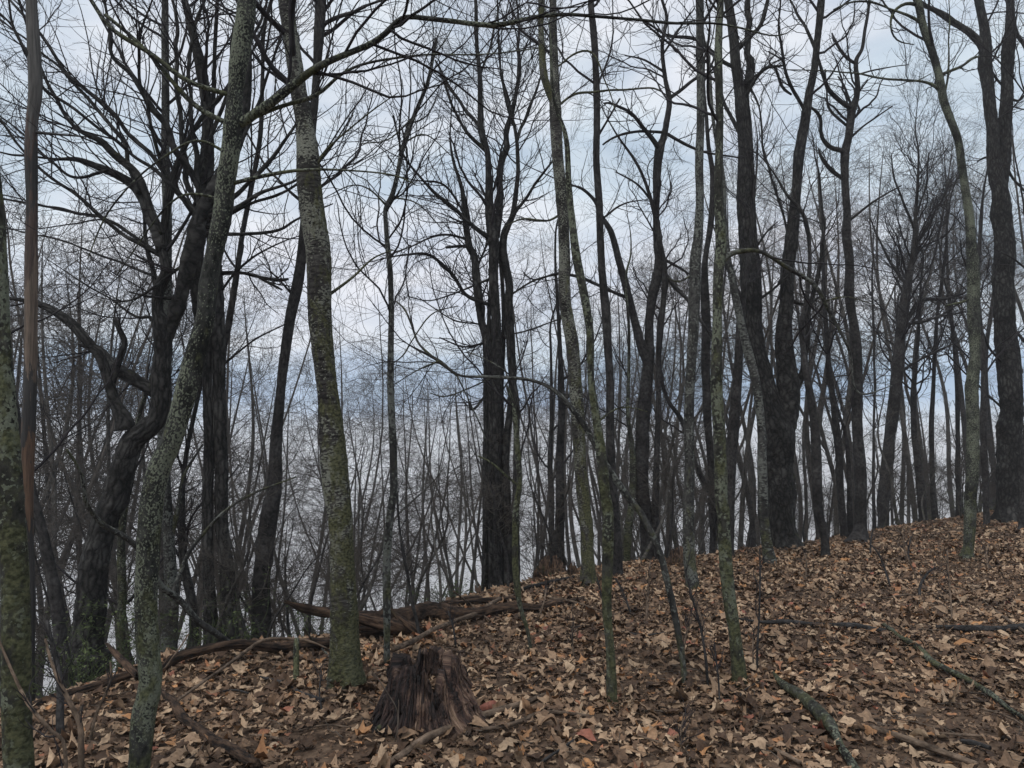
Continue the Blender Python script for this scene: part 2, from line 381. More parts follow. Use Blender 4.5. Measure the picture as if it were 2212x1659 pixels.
def leaf_template(kind, fine):
    o = leaf_outline(kind); n = len(o)
    if fine:
        V = np.vstack([[0, 0], o * .55, o]); i = np.arange(n)
        tri = np.c_[np.zeros(n, int), 1 + i, 1 + (i + 1) % n]
        quad = np.c_[1 + i, 1 + n + i, 1 + n + (i + 1) % n, 1 + (i + 1) % n]
        return V, tri, np.vstack([quad[:, [0, 1, 2]], quad[:, [0, 2, 3]]])
    V = np.vstack([[0, 0], o]); i = np.arange(n)
    return V, np.c_[np.zeros(n, int), 1 + i, 1 + (i + 1) % n], np.zeros((0, 3), int)
def rotmats(n, tilt, rg):
    yaw = rg.uniform(0, 2 * np.pi, n); ti = np.abs(rg.normal(0, tilt, n)); ta = rg.uniform(0, 2 * np.pi, n)
    ax = np.stack([np.cos(ta), np.sin(ta), 0 * ta], 1); c, s = np.cos(ti), np.sin(ti)
    Kx = np.zeros((n, 3, 3)); Kx[:, 0, 2] = ax[:, 1]; Kx[:, 2, 0] = -ax[:, 1]; Kx[:, 1, 2] = -ax[:, 0]; Kx[:, 2, 1] = ax[:, 0]
    Rt = np.eye(3) + s[:, None, None] * Kx + (1 - c)[:, None, None] * (Kx @ Kx)
    Rz = np.zeros((n, 3, 3)); Rz[:, 0, 0] = np.cos(yaw); Rz[:, 0, 1] = -np.sin(yaw); Rz[:, 1, 0] = np.sin(yaw); Rz[:, 1, 1] = np.cos(yaw); Rz[:, 2, 2] = 1
    return Rt @ Rz
def leaves(pos, size, fine, rg, tilt=.33, curl=1.0, raw=False):
    Vs, Fs, Cs, n0 = [], [], [], 0
    kind = rg.choice(3, len(pos), p=[.42, .26, .32])
    for kd in range(3):
        P = pos[kind == kd]; s = size[kind == kd]; n = len(P)
        if not n: continue
        T, f1, f2 = leaf_template(kd, fine); k = len(T)
        x, y = T[:, 0][None], T[:, 1][None]
        a, b, c, ph = (rg.normal(0, .55, (n, 1)) * curl * .75 for _ in range(4))
        a = np.abs(a) + .15
        z = a * x * x * 1.3 + b * y * y * .8 + c * x * y * .9 + .14 * np.sin(5 * x + ph * 4) * np.sin(4 * y + ph * 7)
        z *= np.where(rg.random((n, 1)) < .5, 1, -1)
        sh = 1 - .28 * np.minimum(np.abs(a), 1.2)
        L3 = np.stack([np.broadcast_to(x * sh, (n, k)), np.broadcast_to(y * (1 - .15 * np.minimum(np.abs(b), 1.2)), (n, k)), z], -1)
        R = rotmats(n, tilt, rg)
        Q = np.einsum('nij,nkj->nki', R, L3) * s[:, None, None]
        low = Q[:, :, 2].min(1, keepdims=True); Q[:, :, 2] -= low * .5
        Q += P[:, None]
        off = (np.arange(n) * k)[:, None, None] + n0
        Fs.append((f1[None] + off).reshape(-1, 3))
        if len(f2): Fs.append((f2[None] + off).reshape(-1, 3))
        Vs.append(Q.reshape(-1, 3)); Cs.append(np.repeat(rg.random(n), k)); n0 += n * k
    if raw: return np.concatenate(Vs), np.concatenate(Fs), np.concatenate(Cs)
    return mesh('leaf_litter', np.concatenate(Vs), [np.concatenate(Fs)], {'tone': ('FLOAT', np.concatenate(Cs))})
def leafmat():
    m, nt, N, L, B = newmat('dead_leaf'); a = N.new('ShaderNodeAttribute'); a.attribute_name = 'tone'
    c = mramp(N, L, a.outputs['Fac'], [(0, (0.0583, 0.0339, 0.0208)), (.20, (0.0964, 0.0546, 0.0314)), (.42, (0.2109, 0.1304, 0.0784)), (.64, (0.3192, 0.2110, 0.1322)), (.86, (0.4820, 0.3437, 0.2240)), (.91, (0.2410, 0.1304, 0.0672)), (.96, (0.4339, 0.2193, 0.0952)), (1, (0.2530, 0.0948, 0.0672))])
    tc = N.new('ShaderNodeTexCoord')
    n = mramp(N, L, mnoise(N, L, tc.outputs['Object'], 45, 4), [(.3, k3(.62)), (.7, k3(1.2))])
    mu = N.new('ShaderNodeMix'); mu.data_type = 'RGBA'; mu.blend_type = 'MULTIPLY'; mu.inputs[0].default_value = 1; L.new(c, mu.inputs[6]); L.new(n, mu.inputs[7])
    n2 = mramp(N, L, mnoise(N, L, tc.outputs['Object'], 1.3, 3), [(.33, k3(.58)), (.62, k3(1.12))])
    mv = N.new('ShaderNodeMix'); mv.data_type = 'RGBA'; mv.blend_type = 'MULTIPLY'; mv.inputs[0].default_value = 1; L.new(mu.outputs[2], mv.inputs[6]); L.new(n2, mv.inputs[7])
    L.new(mv.outputs[2], B.inputs['Base Color']); B.inputs['Roughness'].default_value = .7; B.inputs['Specular IOR Level'].default_value = .3
    return m
M['leaf'] = leafmat()
def scatter(y0, y1, dens, rg, half=.86):
    area = half * (y1 ** 2 - y0 ** 2); n = int(area * dens)
    Y = np.sqrt(rg.uniform(y0 ** 2, y1 ** 2, n)); X = rg.uniform(-half, half, n) * Y
    s = (Y - np.interp(X, CX, CY)) * .72; k = s < 2.2
    return X[k], Y[k]
def build_litter():
    rg = np.random.default_rng(21); Vs, Fs, Cs = [], [], []
    for i, (y0, y1, dens, fine, sz) in enumerate(((1.6, 8.0, 360, True, 1.0), (8.0, 14.0, 330, False, 1.0), (14, 34, 220, False, 1.0))):
        X, Y = scatter(y0, y1, dens, rg); n = len(X)
        size = np.clip(rg.lognormal(math.log(.033), .42, n), .012, .085) * sz
        bare = vnoise(X, Y, .9, 41) * .6 + vnoise(X, Y, 2.7, 42) * .4; keep = rg.random(n) < np.clip((bare - .12) * 8, .55, 1)
        for bx_, by_, br_ in ((2.85, 4.6, .42), (-.95, 4.55, .35)): keep &= (np.hypot((X - bx_), (Y - by_)) > br_) | (rg.random(n) < .22)
        X, Y, size = X[keep], Y[keep], size[keep]; n = len(X)
        Z = ground(X, Y) + rg.uniform(-.004, .018, n) + .03 * vnoise(X, Y, 3.1, 44) ** 2
        v, f, c = leaves(np.stack([X, Y, Z], 1), size, fine, rg, raw=True)
        Fs.append(f + sum(len(u) for u in Vs)); Vs.append(v); Cs.append(c)
    X, Y = scatter(1.6, 15, 480, rg); n = len(X)      # crumbled pieces between the whole leaves
    v, f, c = leaves(np.stack([X, Y, ground(X, Y) + rg.uniform(0, .012, n)], 1), rg.uniform(.008, .024, n), False, rg, .5, raw=True)
    Fs.append(f + sum(len(u) for u in Vs)); Vs.append(v); Cs.append(c * .62)
    me = mesh('leaf_litter', np.concatenate(Vs), [np.concatenate(Fs)], {'tone': ('FLOAT', np.concatenate(Cs))})
    tag(link('leaf_litter', me, None, M['leaf']), 'curled brown dead leaves carpeting the whole ridge', 'leaf litter', kind='stuff')
build_litter()

# ------------------------------------------------------------------ traced trees
def parse(s):
    return np.array([[float(v) for v in p.split(',')] for p in s.split()])

def extend_up(px, rg, n=3, step=150):
    """carry a stem that leaves the top of the frame on upwards"""
    d = px[-1, :2] - px[-2, :2]; d = d / np.linalg.norm(d); out = [px]
    p = px[-1].copy()
    for _ in range(n):
        d = d + rg.normal(0, .06, 2); d /= np.linalg.norm(d)
        p = np.array([p[0] + d[0] * step, p[1] + d[1] * step, p[2] * .86]); out.append(p[None])
    return np.vstack(out)

def lift(px, Ys):
    P = np.array([at(x, y, Yv) for (x, y, w), Yv in zip(px, Ys)])
    R = px[:, 2] / 2 * Ys / F
    return np.c_[P, R]

def stem(s, depth, rg, lean=0.0, ground_it=True, extend=True, broken=False):
    px = parse(s)
    if not broken and px[-1, 1] > 12:      # let the leader run out into a thin crooked tip
        d = px[-1, :2] - px[-2, :2]; d = d / np.linalg.norm(d); w = px[-1, 2]
        for k in range(4):
            d = d + rg.normal(0, .22, 2) + [0, -.1]; d /= np.linalg.norm(d)
            px = np.vstack([px, [px[-1, 0] + d[0] * (20 + 6 * w), px[-1, 1] + d[1] * (20 + 6 * w), w * (.72, .5, .3, .15)[k]]])
    if depth is None:
        h = hit(px[0, 0], px[0, 1]); depth = h[1]
    if extend and px[-1, 1] <= 12: px = extend_up(px, rg)
    hgt = (px[0, 1] - px[:, 1]) / F * depth
    Ys = depth + lean * hgt
    Q = lift(px, Ys)
    g = G(Q[0, 0], Q[0, 1])
    if ground_it:
        if Q[0, 2] > g + .02:
            d = Q[0] - Q[1]; k = (Q[0, 2] - g) / max(-d[2], .05) if d[2] < 0 else 0
            dx = np.clip(d[:2] * k, -.15 * (Q[0, 2] - g), .15 * (Q[0, 2] - g)) if k else np.zeros(2)
            b = np.array([Q[0, 0] + dx[0], Q[0, 1], 0, Q[0, 3] * 1.08]); b[2] = G(b[0], b[1]) - .06
            Q = np.vstack([b, Q])
        else:
            Q[0, 2] = g - .05
    return Q, px

def resamp(Q, seg):
    L = np.linalg.norm(np.diff(Q[:, :3], axis=0), axis=1).sum()
    n = int(np.clip(L / seg, 8, 420)); return catmull(Q, n)

def sub(Q, n=18):
    q = catmull(Q, n); return q[:, :3], q[:, 3]

def crook(q, rg, k, step=.22):
    L = np.r_[0, np.cumsum(np.linalg.norm(np.diff(q[:, :3], axis=0), axis=1))]; m = max(4, int(L[-1] / step))
    g = np.linspace(0, L[-1], m); w = np.clip(L / .3, 0, 1)
    for i in range(3): q[:, i] += np.interp(L, g, rg.normal(0, 1, m)) * (k * q[:, 3] + .003) * w
    for i in range(2): q[1:-1, :3] = (q[:-2, :3] + 2 * q[1:-1, :3] + q[2:, :3]) / 4
    q[:, 3] *= 1 + np.interp(L, g, rg.normal(0, .07, m)); return q
TREES = []
def tree(kind, label, mat, trunks, limbs=(), depth=None, lean=0., seed=0, S=22, flare=.6, twig=1.0, t0=.35, cat='tree', up=.10, wig=.17,
         group=None, spread=.5, auto=8, broken=False, tmat='twig', rmin=.0016, limbmat=None, bases=None, rough=.06, scale_l=1.0):
    rg = np.random.default_rng(1000 + seed)
    stems = []
    for i, s in enumerate(trunks):
        d = depth if i == 0 or bases is None else bases[i - 1]
        if i and bases is None: d = stems[0][0][0, 1] + rg.uniform(-.05, .05)
        Q, px = stem(s, d, rg, broken=broken, lean=lean if i == 0 else lean + rg.uniform(-.02, .02), ground_it=(i == 0 or s.startswith('!') is False and parse(s)[0, 1] > parse(trunks[0])[0, 1] - 40))
        stems.append((Q, px))
    b = stems[0][0][0]; base = Vector((b[0], b[1], G(b[0], b[1])))
    root = empty(kind, base); tag(root, label, cat, group)
    o3 = np.array(base)
    D = stems[0][0][1, 1]
    for i, (Q, px) in enumerate(stems):
        q = crook(resamp(Q, max(.03, D * .004)), rg, .08, .5); q[:, :3] -= o3
        me = thick('trunk', q[:, :3], q[:, 3], S, rough, seed * 13 + i, flare if (i == 0 or Q[0, 2] <= G(Q[0, 0], Q[0, 1]) + .05) else 0, jag1=(.12 if broken else 0))
        link('trunk', me, root, mat)
    par = [sub(Q) for Q, px in stems]
    # traced limbs leave the nearest point of any stem
    allp = np.vstack([resamp(Q, .08) for Q, px in stems])
    lm = []
    for j, s in enumerate(limbs):
        px = parse(s)
        d = allp[:, :3] - np.array([0, 0, CAMZ]); c, sn = math.cos(PITCH), math.sin(PITCH)
        zf = d[:, 1] * c + d[:, 2] * sn; yu = -d[:, 1] * sn + d[:, 2] * c
        sx, sy = W / 2 + F * d[:, 0] / zf, H / 2 - F * yu / zf
        k = np.argmin(np.hypot(sx - px[0, 0], sy - px[0, 1])); Y0 = allp[k, 1]
        if np.hypot(sx[k] - px[0, 0], sy[k] - px[0, 1]) < 60:
            px[0, 0] = sx[k]; px[0, 1] = sy[k]
        if px[-1, 1] <= 6 or px[-1, 0] <= 4: px = extend_up(px, rg, 2, 110)
        ln = np.r_[0, np.cumsum(np.hypot(np.diff(px[:, 0]), np.diff(px[:, 1])))] * Y0 / F
        Ys = Y0 + rg.uniform(-spread, spread) * ln
        Ys = np.maximum(Ys, Y0 * .55)
        Q = lift(px, Ys); lm.append(Q)
        q = resamp(Q, max(.04, D * .006)); q = crook(q, rg, .45, .20); q[:, :3] -= o3
        link('branch', thick('branch', q[:, :3], q[:, 3], 9, rough, seed * 77 + j), root, limbmat or mat)
    if twig > 0:
        LP = [sub(Q) for Q in lm]
        tp = np.array([p for p, r in par]); tr_ = np.array([r for p, r in par])
        sets = []
        # limbs of the tree's own that the tracing left out
        mainL = np.zeros((0, 14, 3)); mainR = np.zeros((0, 14))
        if auto:
            mainL, mainR = grow(tp, tr_, int(auto * 1.3), (t0, .97), .30 * scale_l, 1.1, (28, 62), wig * .8, up, 14, .40, rmin * 1.6, rg, .026)
            sets.append((mainL, mainR, 5))
        pp = [np.array([catmull(np.c_[p, r], 14) for p, r in LP])] if LP else []
        P1 = np.concatenate([mainL] + [a[:, :, :3] for a in pp]); R1 = np.concatenate([mainR] + [a[:, :, 3] for a in pp])
        if len(P1):
            len1 = np.linalg.norm(np.diff(P1, axis=1), axis=2).sum()
            n2 = int(len1 * 4.2 * twig); P2, R2 = grow(P1, R1, n2, (.10, 1), .42, .55, (25, 62), wig * .85, up * .5, 10, .50, rmin * 1.2, rg, .009)
            sets.append((P2, R2, 4))
            len2 = np.linalg.norm(np.diff(P2, axis=1), axis=2).sum()
            n3 = int(min(len2 * 5.0, 24000)); P3, R3 = grow(P2, R2, n3, (.1, 1), .40, .22, (25, 60), wig * .8, up * .4, 7, .6, rmin, rg, .004)
            sets.append((P3, R3, 3))
            len3 = np.linalg.norm(np.diff(P3, axis=1), axis=2).sum()
            n4 = int(min(len3 * 3.8, 34000)); P4, R4 = grow(P3, R3, n4, (.15, 1), .5, .10, (25, 60), .13, .03, 4, .8, rmin * .75, rg, .0025)
            sets.append((P4, R4, 3))
            sets = [(p - o3, r, s_) for p, r, s_ in sets]
            link('twigs', merge_tubes('twigs', sets), root, M[tmat])
    TREES.append(root)
    return root
# ---- left side
tree('young_maple', 'moss and lichen covered slender trunk cut by the left edge of the photo', M['mossy'],
     ['44,1700,54 42,1640,53 34,1306,51 24,1106,48 12,900,41 2,720,34 -8,560,33 -26,280,30 -40,0,26'], depth=3.35, seed=1, auto=3, t0=.85, flare=.1)
tree('dead_tree', 'barkless dead pole with orange brown and grey wood near the left edge', M['pole'],
     ['64,1500,24 63,1300,24 60,1086,25 62,953,29 66,820,27 68,690,25 68,553,24 69,440,25 68,340,26 70,270,23 78,200,27 76,130,27 72,60,25 69,0,22'],
     limbs=['82,290,7 140,292,5 190,296,3', '60,150,8 30,60,6 20,0,4'], depth=6.0, seed=2, auto=2, t0=.7, flare=.1)
tree('leaning_beech', 'lichen blotched trunk leaning right that sends one long bough across the top', M['lichen'],
     ['296,1690,46 300,1640,45 306,1556,52 323,1473,50 318,1406,49 314,1306,46 319,1206,45 325,1106,46 341,1020,46 372,953,43 392,886,43 410,820,45 427,753,41 445,686,37 450,620,40 462,553,38 480,467,44 488,400,43 500,333,40 508,267,37 512,200,31 517,133,40 525,67,44 528,0,43'],
     limbs=['512,285,26 530,262,23 600,205,20 668,155,18 737,127,15 804,87,15 850,48,15 867,33,13 937,42,11 1000,50,10 1070,55,11 1120,46,10 1164,35,10 1220,31,9 1270,33,8 1380,40,7 1470,50,6 1560,54,5 1618,63,5 1692,80,3 1728,47,2',
            '493,222,11 413,177,10 333,123,10 280,90,10 233,57,9 193,0,8', '487,277,10 440,240,11 400,207,11 350,150,9 300,93,9 233,33,8',
            '530,262,12 600,230,9 680,205,8 737,160,7 820,130,6 900,118,5 1004,119,4 1164,105,3',
            '510,390,10 560,384,9 643,370,7 737,368,5 853,377,4 903,400,2', '490,330,8 430,300,5 370,330,5 300,380,4 230,470,4 190,560,2',
            '470,440,7 400,420,5 330,480,4 250,600,2'],
     depth=3.8, seed=3, auto=3, t0=.75, flare=.12, spread=.18, twig=.8, S=28)
tree('birch', 'thick birch with banded bark and mossy foot between the logs and the stump', M['cherry'],
     ['746,1482,76 745,1456,66 745,1400,61 743,1306,58 739,1206,53 735,1106,52 731,1086,54 719,953,52 704,820,48 693,686,47 687,553,48 676,467,48 670,400,47 666,333,48 657,267,43 645,200,41 636,133,39 626,67,36 618,0,36'],
     limbs=['700,640,9 760,600,6 800,560,4 850,540,3', '668,390,7 700,330,5 740,290,4 800,240,3 860,200,2'],
     depth=None, seed=4, auto=4, t0=.6, flare=.35, twig=.6, S=30, rough=.05)
tree('ash_tree', 'tall dark tree leaning right just behind the thick birch', M['dark'],
     ['560,1385,40 560,1373,40 570,1240,38 583,1106,36 590,1060,31 597,953,26 610,820,25 620,753,23 630,686,22 643,620,22 650,553,21 658,450,20 668,330,19 680,233,20 687,133,20 693,0,25'],
     limbs=['690,60,10 740,30,9 790,15,6 830,0,5', '640,640,6 600,600,4 560,560,2', '660,440,8 590,380,5 540,300,4 500,200,3'], depth=8.4, seed=5, auto=10, t0=.5)
tree('old_maple', 'massive dark crooked maple leaning right with twisted forking limbs at left', M['furrow'],
     ['187,1436,100 188,1406,70 198,1306,63 210,1206,60 233,1106,60 245,1086,64 262,1020,58 283,953,50 318,925,44 345,890,40 346,820,44 352,753,40 350,703,40 340,670,26 343,620,28 360,586,26 353,553,22 352,520,20',
      '352,740,36 375,690,32 385,660,36 392,636,30 403,586,34 410,553,40 425,500,40 432,470,30',
      '270,930,44 267,903,34 250,870,22 233,813,21 217,770,19 187,736,18 150,696,17 100,663,13 60,650,9 33,646,7 0,641,5'],
     limbs=['300,850,30 280,810,26 260,795,22 213,750,13 173,745,10', '290,820,18 273,753,14 262,720,13 250,690,9', '298,840,10 330,690,8 300,690,7 240,650,4 100,560,2',
            '352,545,24 330,480,24 300,417,22 270,385,20 233,367,16 180,343,12 117,343,6 33,337,5 0,328,4',
            '350,500,16 320,440,16 293,377,16 240,327,16 200,300,14 160,273,9 123,223,8 80,120,5 40,0,4',
            '425,470,10 400,430,10 367,393,9 310,350,8 267,317,8 167,240,7 90,187,6 33,67,5 0,30,4',
            '400,400,12 350,367,11 300,310,10 217,217,9 150,167,8 90,77,7 20,0,5',
            '420,430,16 400,350,15 355,270,14 317,200,12 293,173,11 243,120,9 233,67,8 225,0,6',
            '425,450,12 403,383,12 397,317,10 383,200,10 383,50,8 372,0,6',
            '432,470,14 437,333,10 467,267,9 493,200,7 505,60,5', '430,470,14 420,300,10 407,167,8 417,67,8 440,0,6',
            '333,560,9 300,525,9 267,510,8 217,467,8 167,417,8 83,360,6 0,260,5', '353,560,8 290,510,7 233,477,7 133,453,6 0,427,4',
            '340,600,7 240,560,5 133,520,4 0,490,3', '440,480,14 500,450,11 567,417,8 643,390,6 700,340,4 760,250,3',
            '440,510,10 520,505,8 600,500,7 643,473,5 720,440,3', '440,470,12 533,400,10 600,317,8 650,250,6 700,140,4 740,0,3',
            '440,450,12 510,340,9 560,220,7 600,100,6 630,0,5', '440,500,9 540,440,7 640,400,6 720,300,4 800,180,3',
            '420,560,8 300,640,5 240,652,4', '380,650,9 330,640,6 280,630,4', '350,400,9 310,210,7 300,90,6 330,0,4',
            '300,417,12 260,300,9 180,200,7 100,120,5 0,40,4', '233,367,8 150,380,6 60,300,5 0,250,3', '345,640,12 325,560,10 305,420,5'],
     depth=7.6, seed=6, S=32, rough=.10, auto=12, t0=.55, twig=1.0, spread=.45, wig=.10)
tree('pole_tree', 'slim straight grey tree rising out of the old maple crown at upper left', M['grey'],
     ['368,1383,30 372,1300,28 366,1206,24 360,1106,22 352,950,20 355,750,19 360,533,20 360,400,19 357,200,17 358,0,16'], limbs=['378,1180,12 387,1106,10 400,1030,7 440,960,4'], depth=8.6, seed=7, auto=9, t0=.45)
tree('black_oak', 'near black straight double trunk right behind the lichen blotched trunk', M['furrow'],
     ['505,1392,42 500,1340,34 490,1206,29 480,1106,27 476,900,27 474,786,28 472,700,28 468,600,27 462,520,24 455,440,22 450,330,15 460,200,10 470,0,8',
      '456,1390,34 450,1240,25 449,1106,23 448,886,20 445,786,21 436,700,28 428,620,32 426,553,30 430,490,34'],
     limbs=['492,590,11 520,590,9 560,600,8 600,605,9 625,600,6', '560,600,6 590,615,6 612,627,4', '470,800,6 540,740,4 620,700,3', '470,640,6 540,560,5 620,520,3 700,500,2'],
     depth=8.0, seed=8, rough=.10, auto=12, t0=.45)
tree('young_ash', 'thin dark tree climbing to the top edge left of the thick birch', M['dark'],
     ['484,1380,16 482,1000,14 480,790,12 493,703,13 513,586,14 523,517,12 540,417,11 563,300,10 567,167,9 570,67,9 587,0,8'], depth=9.0, seed=9, auto=10, t0=.4)
tree('maple_tree', 'leaning dark trunk with a reddish scar low in the far left corner', M['dark'],
     ['140,1440,30 132,1400,28 123,1306,25 107,1206,22 93,1140,18 70,1060,17 48,960,18 36,886,18 20,800,16 10,700,12 -10,560,10'], limbs=['90,1130,10 70,1110,9 30,1090,7 0,1080,5'], depth=6.6, seed=10, auto=8, t0=.4)
tree('maple_tree', 'dark trunk with mossy foot between the old maple and the leaning birch', M['furrow'],
     ['420,1385,20 415,1306,19 398,1206,16 392,1106,14 400,1000,11 420,900,9 440,800,7'], depth=9.4, seed=11, auto=8, t0=.3)
tree('slender_tree', 'slender mossy tree beside the foot of the massive crooked maple', M['mossy'],
     ['264,1390,20 263,1306,19 262,1173,17 270,1080,15 290,1000,12 300,900,9 330,800,7'], depth=8.6, seed=12, auto=8, t0=.3)
# ---- middle
tree('broken_sapling', 'slim mottled grey stem snapped at the top standing left of centre', M['grey'],
     ['835,1436,15 836,1400,13 837,1306,16 837,1206,17 844,1106,17 850,1060,16 847,960,15 843,820,14 844,686,12 842,586,12 837,533,12 833,480,11 832,450,11 846,424,12 857,380,11 870,317,11 894,250,10 924,177,8 940,103,7'],
     limbs=['832,450,5 800,410,4 760,400,3 700,430,2', '846,424,4 900,440,3 960,500,2', '890,260,5 840,300,3 780,310,2', '875,310,4 920,290,3 980,340,2', '936,130,4 965,80,3 1000,20,2'],
     depth=6.1, seed=13, auto=12, t0=.5, broken=True, flare=.3, twig=1.2)
tree('multi_stem_oak', 'clump of dark ridged oak trunks standing together left of centre', M['furrow'],
     ['1074,1300,34 1073,1200,25 1072,1000,23 1072,750,23 1066,553,24 1064,520,28 1057,450,19 1054,333,13 1039,277,16 1037,167,11 1030,100,9 1027,0,8',
      '1046,1296,20 1050,1100,15 1051,1000,16 1050,750,17 1040,690,17 1030,620,19 1024,553,16 1014,533,15 1004,450,12 995,400,8 980,350,6 972,300,4',
      '1100,1298,24 1096,1100,17 1094,950,16 1106,836,17 1104,750,18 1097,653,20 1099,620,19 1087,553,19 1090,500,14 1107,467,12 1117,400,10 1120,360,9 1114,283,8 1090,200,6 1080,133,5 1075,20,4',
      '1116,1300,16 1114,1086,14 1117,886,12 1106,800,10 1098,720,9',
      '1062,1298,14 1060,1100,11 1061,900,10 1056,700,9 1062,600,8 1072,500,7 1060,420,6', '1086,1298,14 1085,1100,10 1083,900,10 1088,700,9 1080,560,8'],
     limbs=['1070,510,18 1080,417,16 1090,333,14 1104,250,12 1117,200,9 1120,50,6 1115,0,5', '1090,520,9 1104,483,9 1120,450,8 1170,377,6 1197,343,3', '1104,300,8 1140,240,7 1165,180,5 1180,100,3',
            '1054,660,9 1004,636,8 984,603,8 954,576,7 930,553,6 900,549,5 820,560,3', '1050,520,12 1004,473,10 970,443,9 937,417,8 904,377,6 870,333,5 850,250,3',
            '1037,533,7 1010,532,7 964,533,6', '1025,525,6 1010,517,6 970,507,5 944,508,5 904,523,4 850,547,3 800,575,2', '1036,540,6 1000,460,5 960,400,5 900,390,3 830,380,2',
            '1040,280,9 1000,230,8 960,170,6 940,130,4', '1050,330,9 1010,290,8 980,230,7 950,150,5', '1054,740,6 1000,750,4 950,730,3', '1057,700,4 980,690,3 900,640,2',
            '1105,640,5 1170,600,4 1230,590,2', '1106,720,4 1180,700,3 1240,680,2', '1054,600,6 990,630,4 930,650,3 880,640,2', '1037,160,6 1060,100,5 1080,0,3', '1052,850,6 1020,890,5 1015,870,4'],
     depth=11.0, seed=14, rough=.09, auto=32, t0=.42, twig=1.9, scale_l=.7)
tree('tall_maple', 'tall twin topped trunk with flaky pale bark just right of centre', M['cherry'],
     ['1270,1266,42 1270,1250,32 1270,1206,27 1267,1140,27 1260,1086,27 1250,953,27 1243,820,27 1234,753,27 1220,620,27 1219,553,26 1214,433,27 1204,333,25 1199,233,24 1197,133,20 1195,67,18 1194,0,16',
      '1200,240,20 1196,222,18 1177,167,17 1170,100,14 1168,50,14 1170,0,16'],
     limbs=['1206,230,6 1240,205,6 1290,198,5 1400,190,4 1440,205,2', '1206,150,5 1270,110,4 1310,180,3 1330,240,2', '1216,460,6 1180,480,5 1130,470,4 1090,490,2'],
     depth=None, seed=15, auto=7, t0=.6, flare=.5, twig=.7)
tree('young_maple', 'slender moss streaked trunk rooted in the leaves right of the stump', M['mossy'],
     ['1324,1532,26 1322,1510,24 1320,1473,22 1318,1406,18 1310,1306,19 1312,1206,22 1312,1106,22 1304,1060,22 1297,986,22 1287,903,19 1277,820,16 1274,720,17 1257,620,18 1244,553,19 1236,480,16 1228,400,13 1222,300,10'],
     limbs=['1287,910,5 1340,880,3 1400,890,2'], depth=None, seed=16, auto=5, t0=.6, flare=.2, twig=.7, bases=None)
tree('bent_sapling', 'sapling bent over in an arch whose tip reaches left across the dark clump', M['grey'],
     ['1481,1486,14 1478,1450,12 1470,1390,13 1457,1323,15 1444,1266,15 1424,1190,14 1387,1113,14 1377,1100,14 1337,1046,14 1304,993,12 1270,930,12 1244,893,12 1220,863,11 1187,836,9 1137,820,8 1054,815,7 990,812,5'],
     limbs=['990,812,6 944,780,6 915,756,6 900,740,5 894,713,5 874,666,4 854,650,3', '900,740,4 870,770,3 840,790,2', '1050,815,4 1010,840,3 960,860,3 930,850,2', '1100,816,3 1060,780,3 1010,760,2',
            '985,810,4 1010,860,3 1040,930,3 1060,1000,2', '940,780,4 900,800,3 850,830,2', '892,700,3 930,680,3 990,660,2'],
     depth=None, seed=17, auto=3, t0=.8, flare=.3, twig=1.4)
tree('straight_tree', 'straight dark pole of a tree crossing the top right of centre', M['dark'],
     ['1334,1266,34 1334,1240,26 1334,1173,22 1324,1086,20 1319,986,18 1317,900,17 1317,820,17 1314,753,17 1307,653,17 1300,553,16 1294,433,16 1290,333,15 1289,233,15 1284,100,15 1280,50,13 1277,0,13'],
     limbs=['1290,300,6 1340,215,4', '1300,480,5 1350,440,4 1400,430,2', '1296,440,5 1250,400,4 1200,410,2'], depth=10.2, seed=18, auto=7, t0=.55)
tree('crooked_oak', 'black crooked oak with elbow limbs forking at mid height right of centre', M['dark'],
     ['1397,1236,40 1400,1206,28 1400,1140,28 1388,1053,30 1386,953,28 1390,886,25 1397,820,23 1402,720,22 1407,646,22 1424,570,23 1420,533,20 1417,467,15 1420,367,17 1424,320,20 1432,300,15 1440,267,13 1447,217,12 1437,167,10 1430,100,9 1440,40,7 1430,0,6',
      '1420,1236,20 1414,1086,15 1422,920,12 1424,753,11 1434,653,11 1436,580,12 1428,540,12',
      '1392,960,18 1395,900,18 1400,800,17 1387,753,18 1370,686,17 1357,636,16 1337,563,14 1320,500,13 1300,467,9 1284,433,7 1254,407,5 1220,395,4'],
     limbs=['1422,322,13 1407,293,11 1387,270,9 1367,247,7 1320,220,5 1306,222,3', '1390,275,7 1354,287,6 1320,300,5 1304,315,4', '1445,215,9 1475,190,8 1520,160,6 1560,150,3', '1437,160,6 1400,130,5 1350,120,3',
            '1440,290,8 1480,310,7 1530,330,5 1600,340,3', '1347,650,9 1320,630,8 1270,606,7 1237,593,6 1204,593,5 1154,605,4 1130,590,3', '1425,570,8 1460,620,9 1490,650,9 1520,700,7 1560,760,4',
            '1430,560,7 1470,580,6 1500,600,3', '1420,450,6 1380,400,5 1330,370,3', '1437,120,5 1470,60,5 1500,20,3'],
     depth=12.5, seed=19, auto=16, t0=.45, twig=1.2, wig=.24, rough=.09, scale_l=.7)
tree('thin_tree', 'thin dark stem leaning left behind the bent sapling root', M['dark'], ['1560,1200,12 1542,1086,12 1502,1003,11 1475,913,10 1444,870,8 1430,820,8 1420,740,6 1424,680,5'], depth=13.5, seed=20, auto=8, t0=.3)
tree('dark_pole_tree', 'dark trunk with an orange mark just left of the flaky pale twin trunk', M['dark'],
     ['1204,1240,24 1208,1200,20 1210,1100,19 1210,986,18 1214,886,15 1212,820,12 1209,720,8 1204,640,6 1200,553,5 1204,480,4'], depth=12.5, seed=21, auto=10, t0=.4)
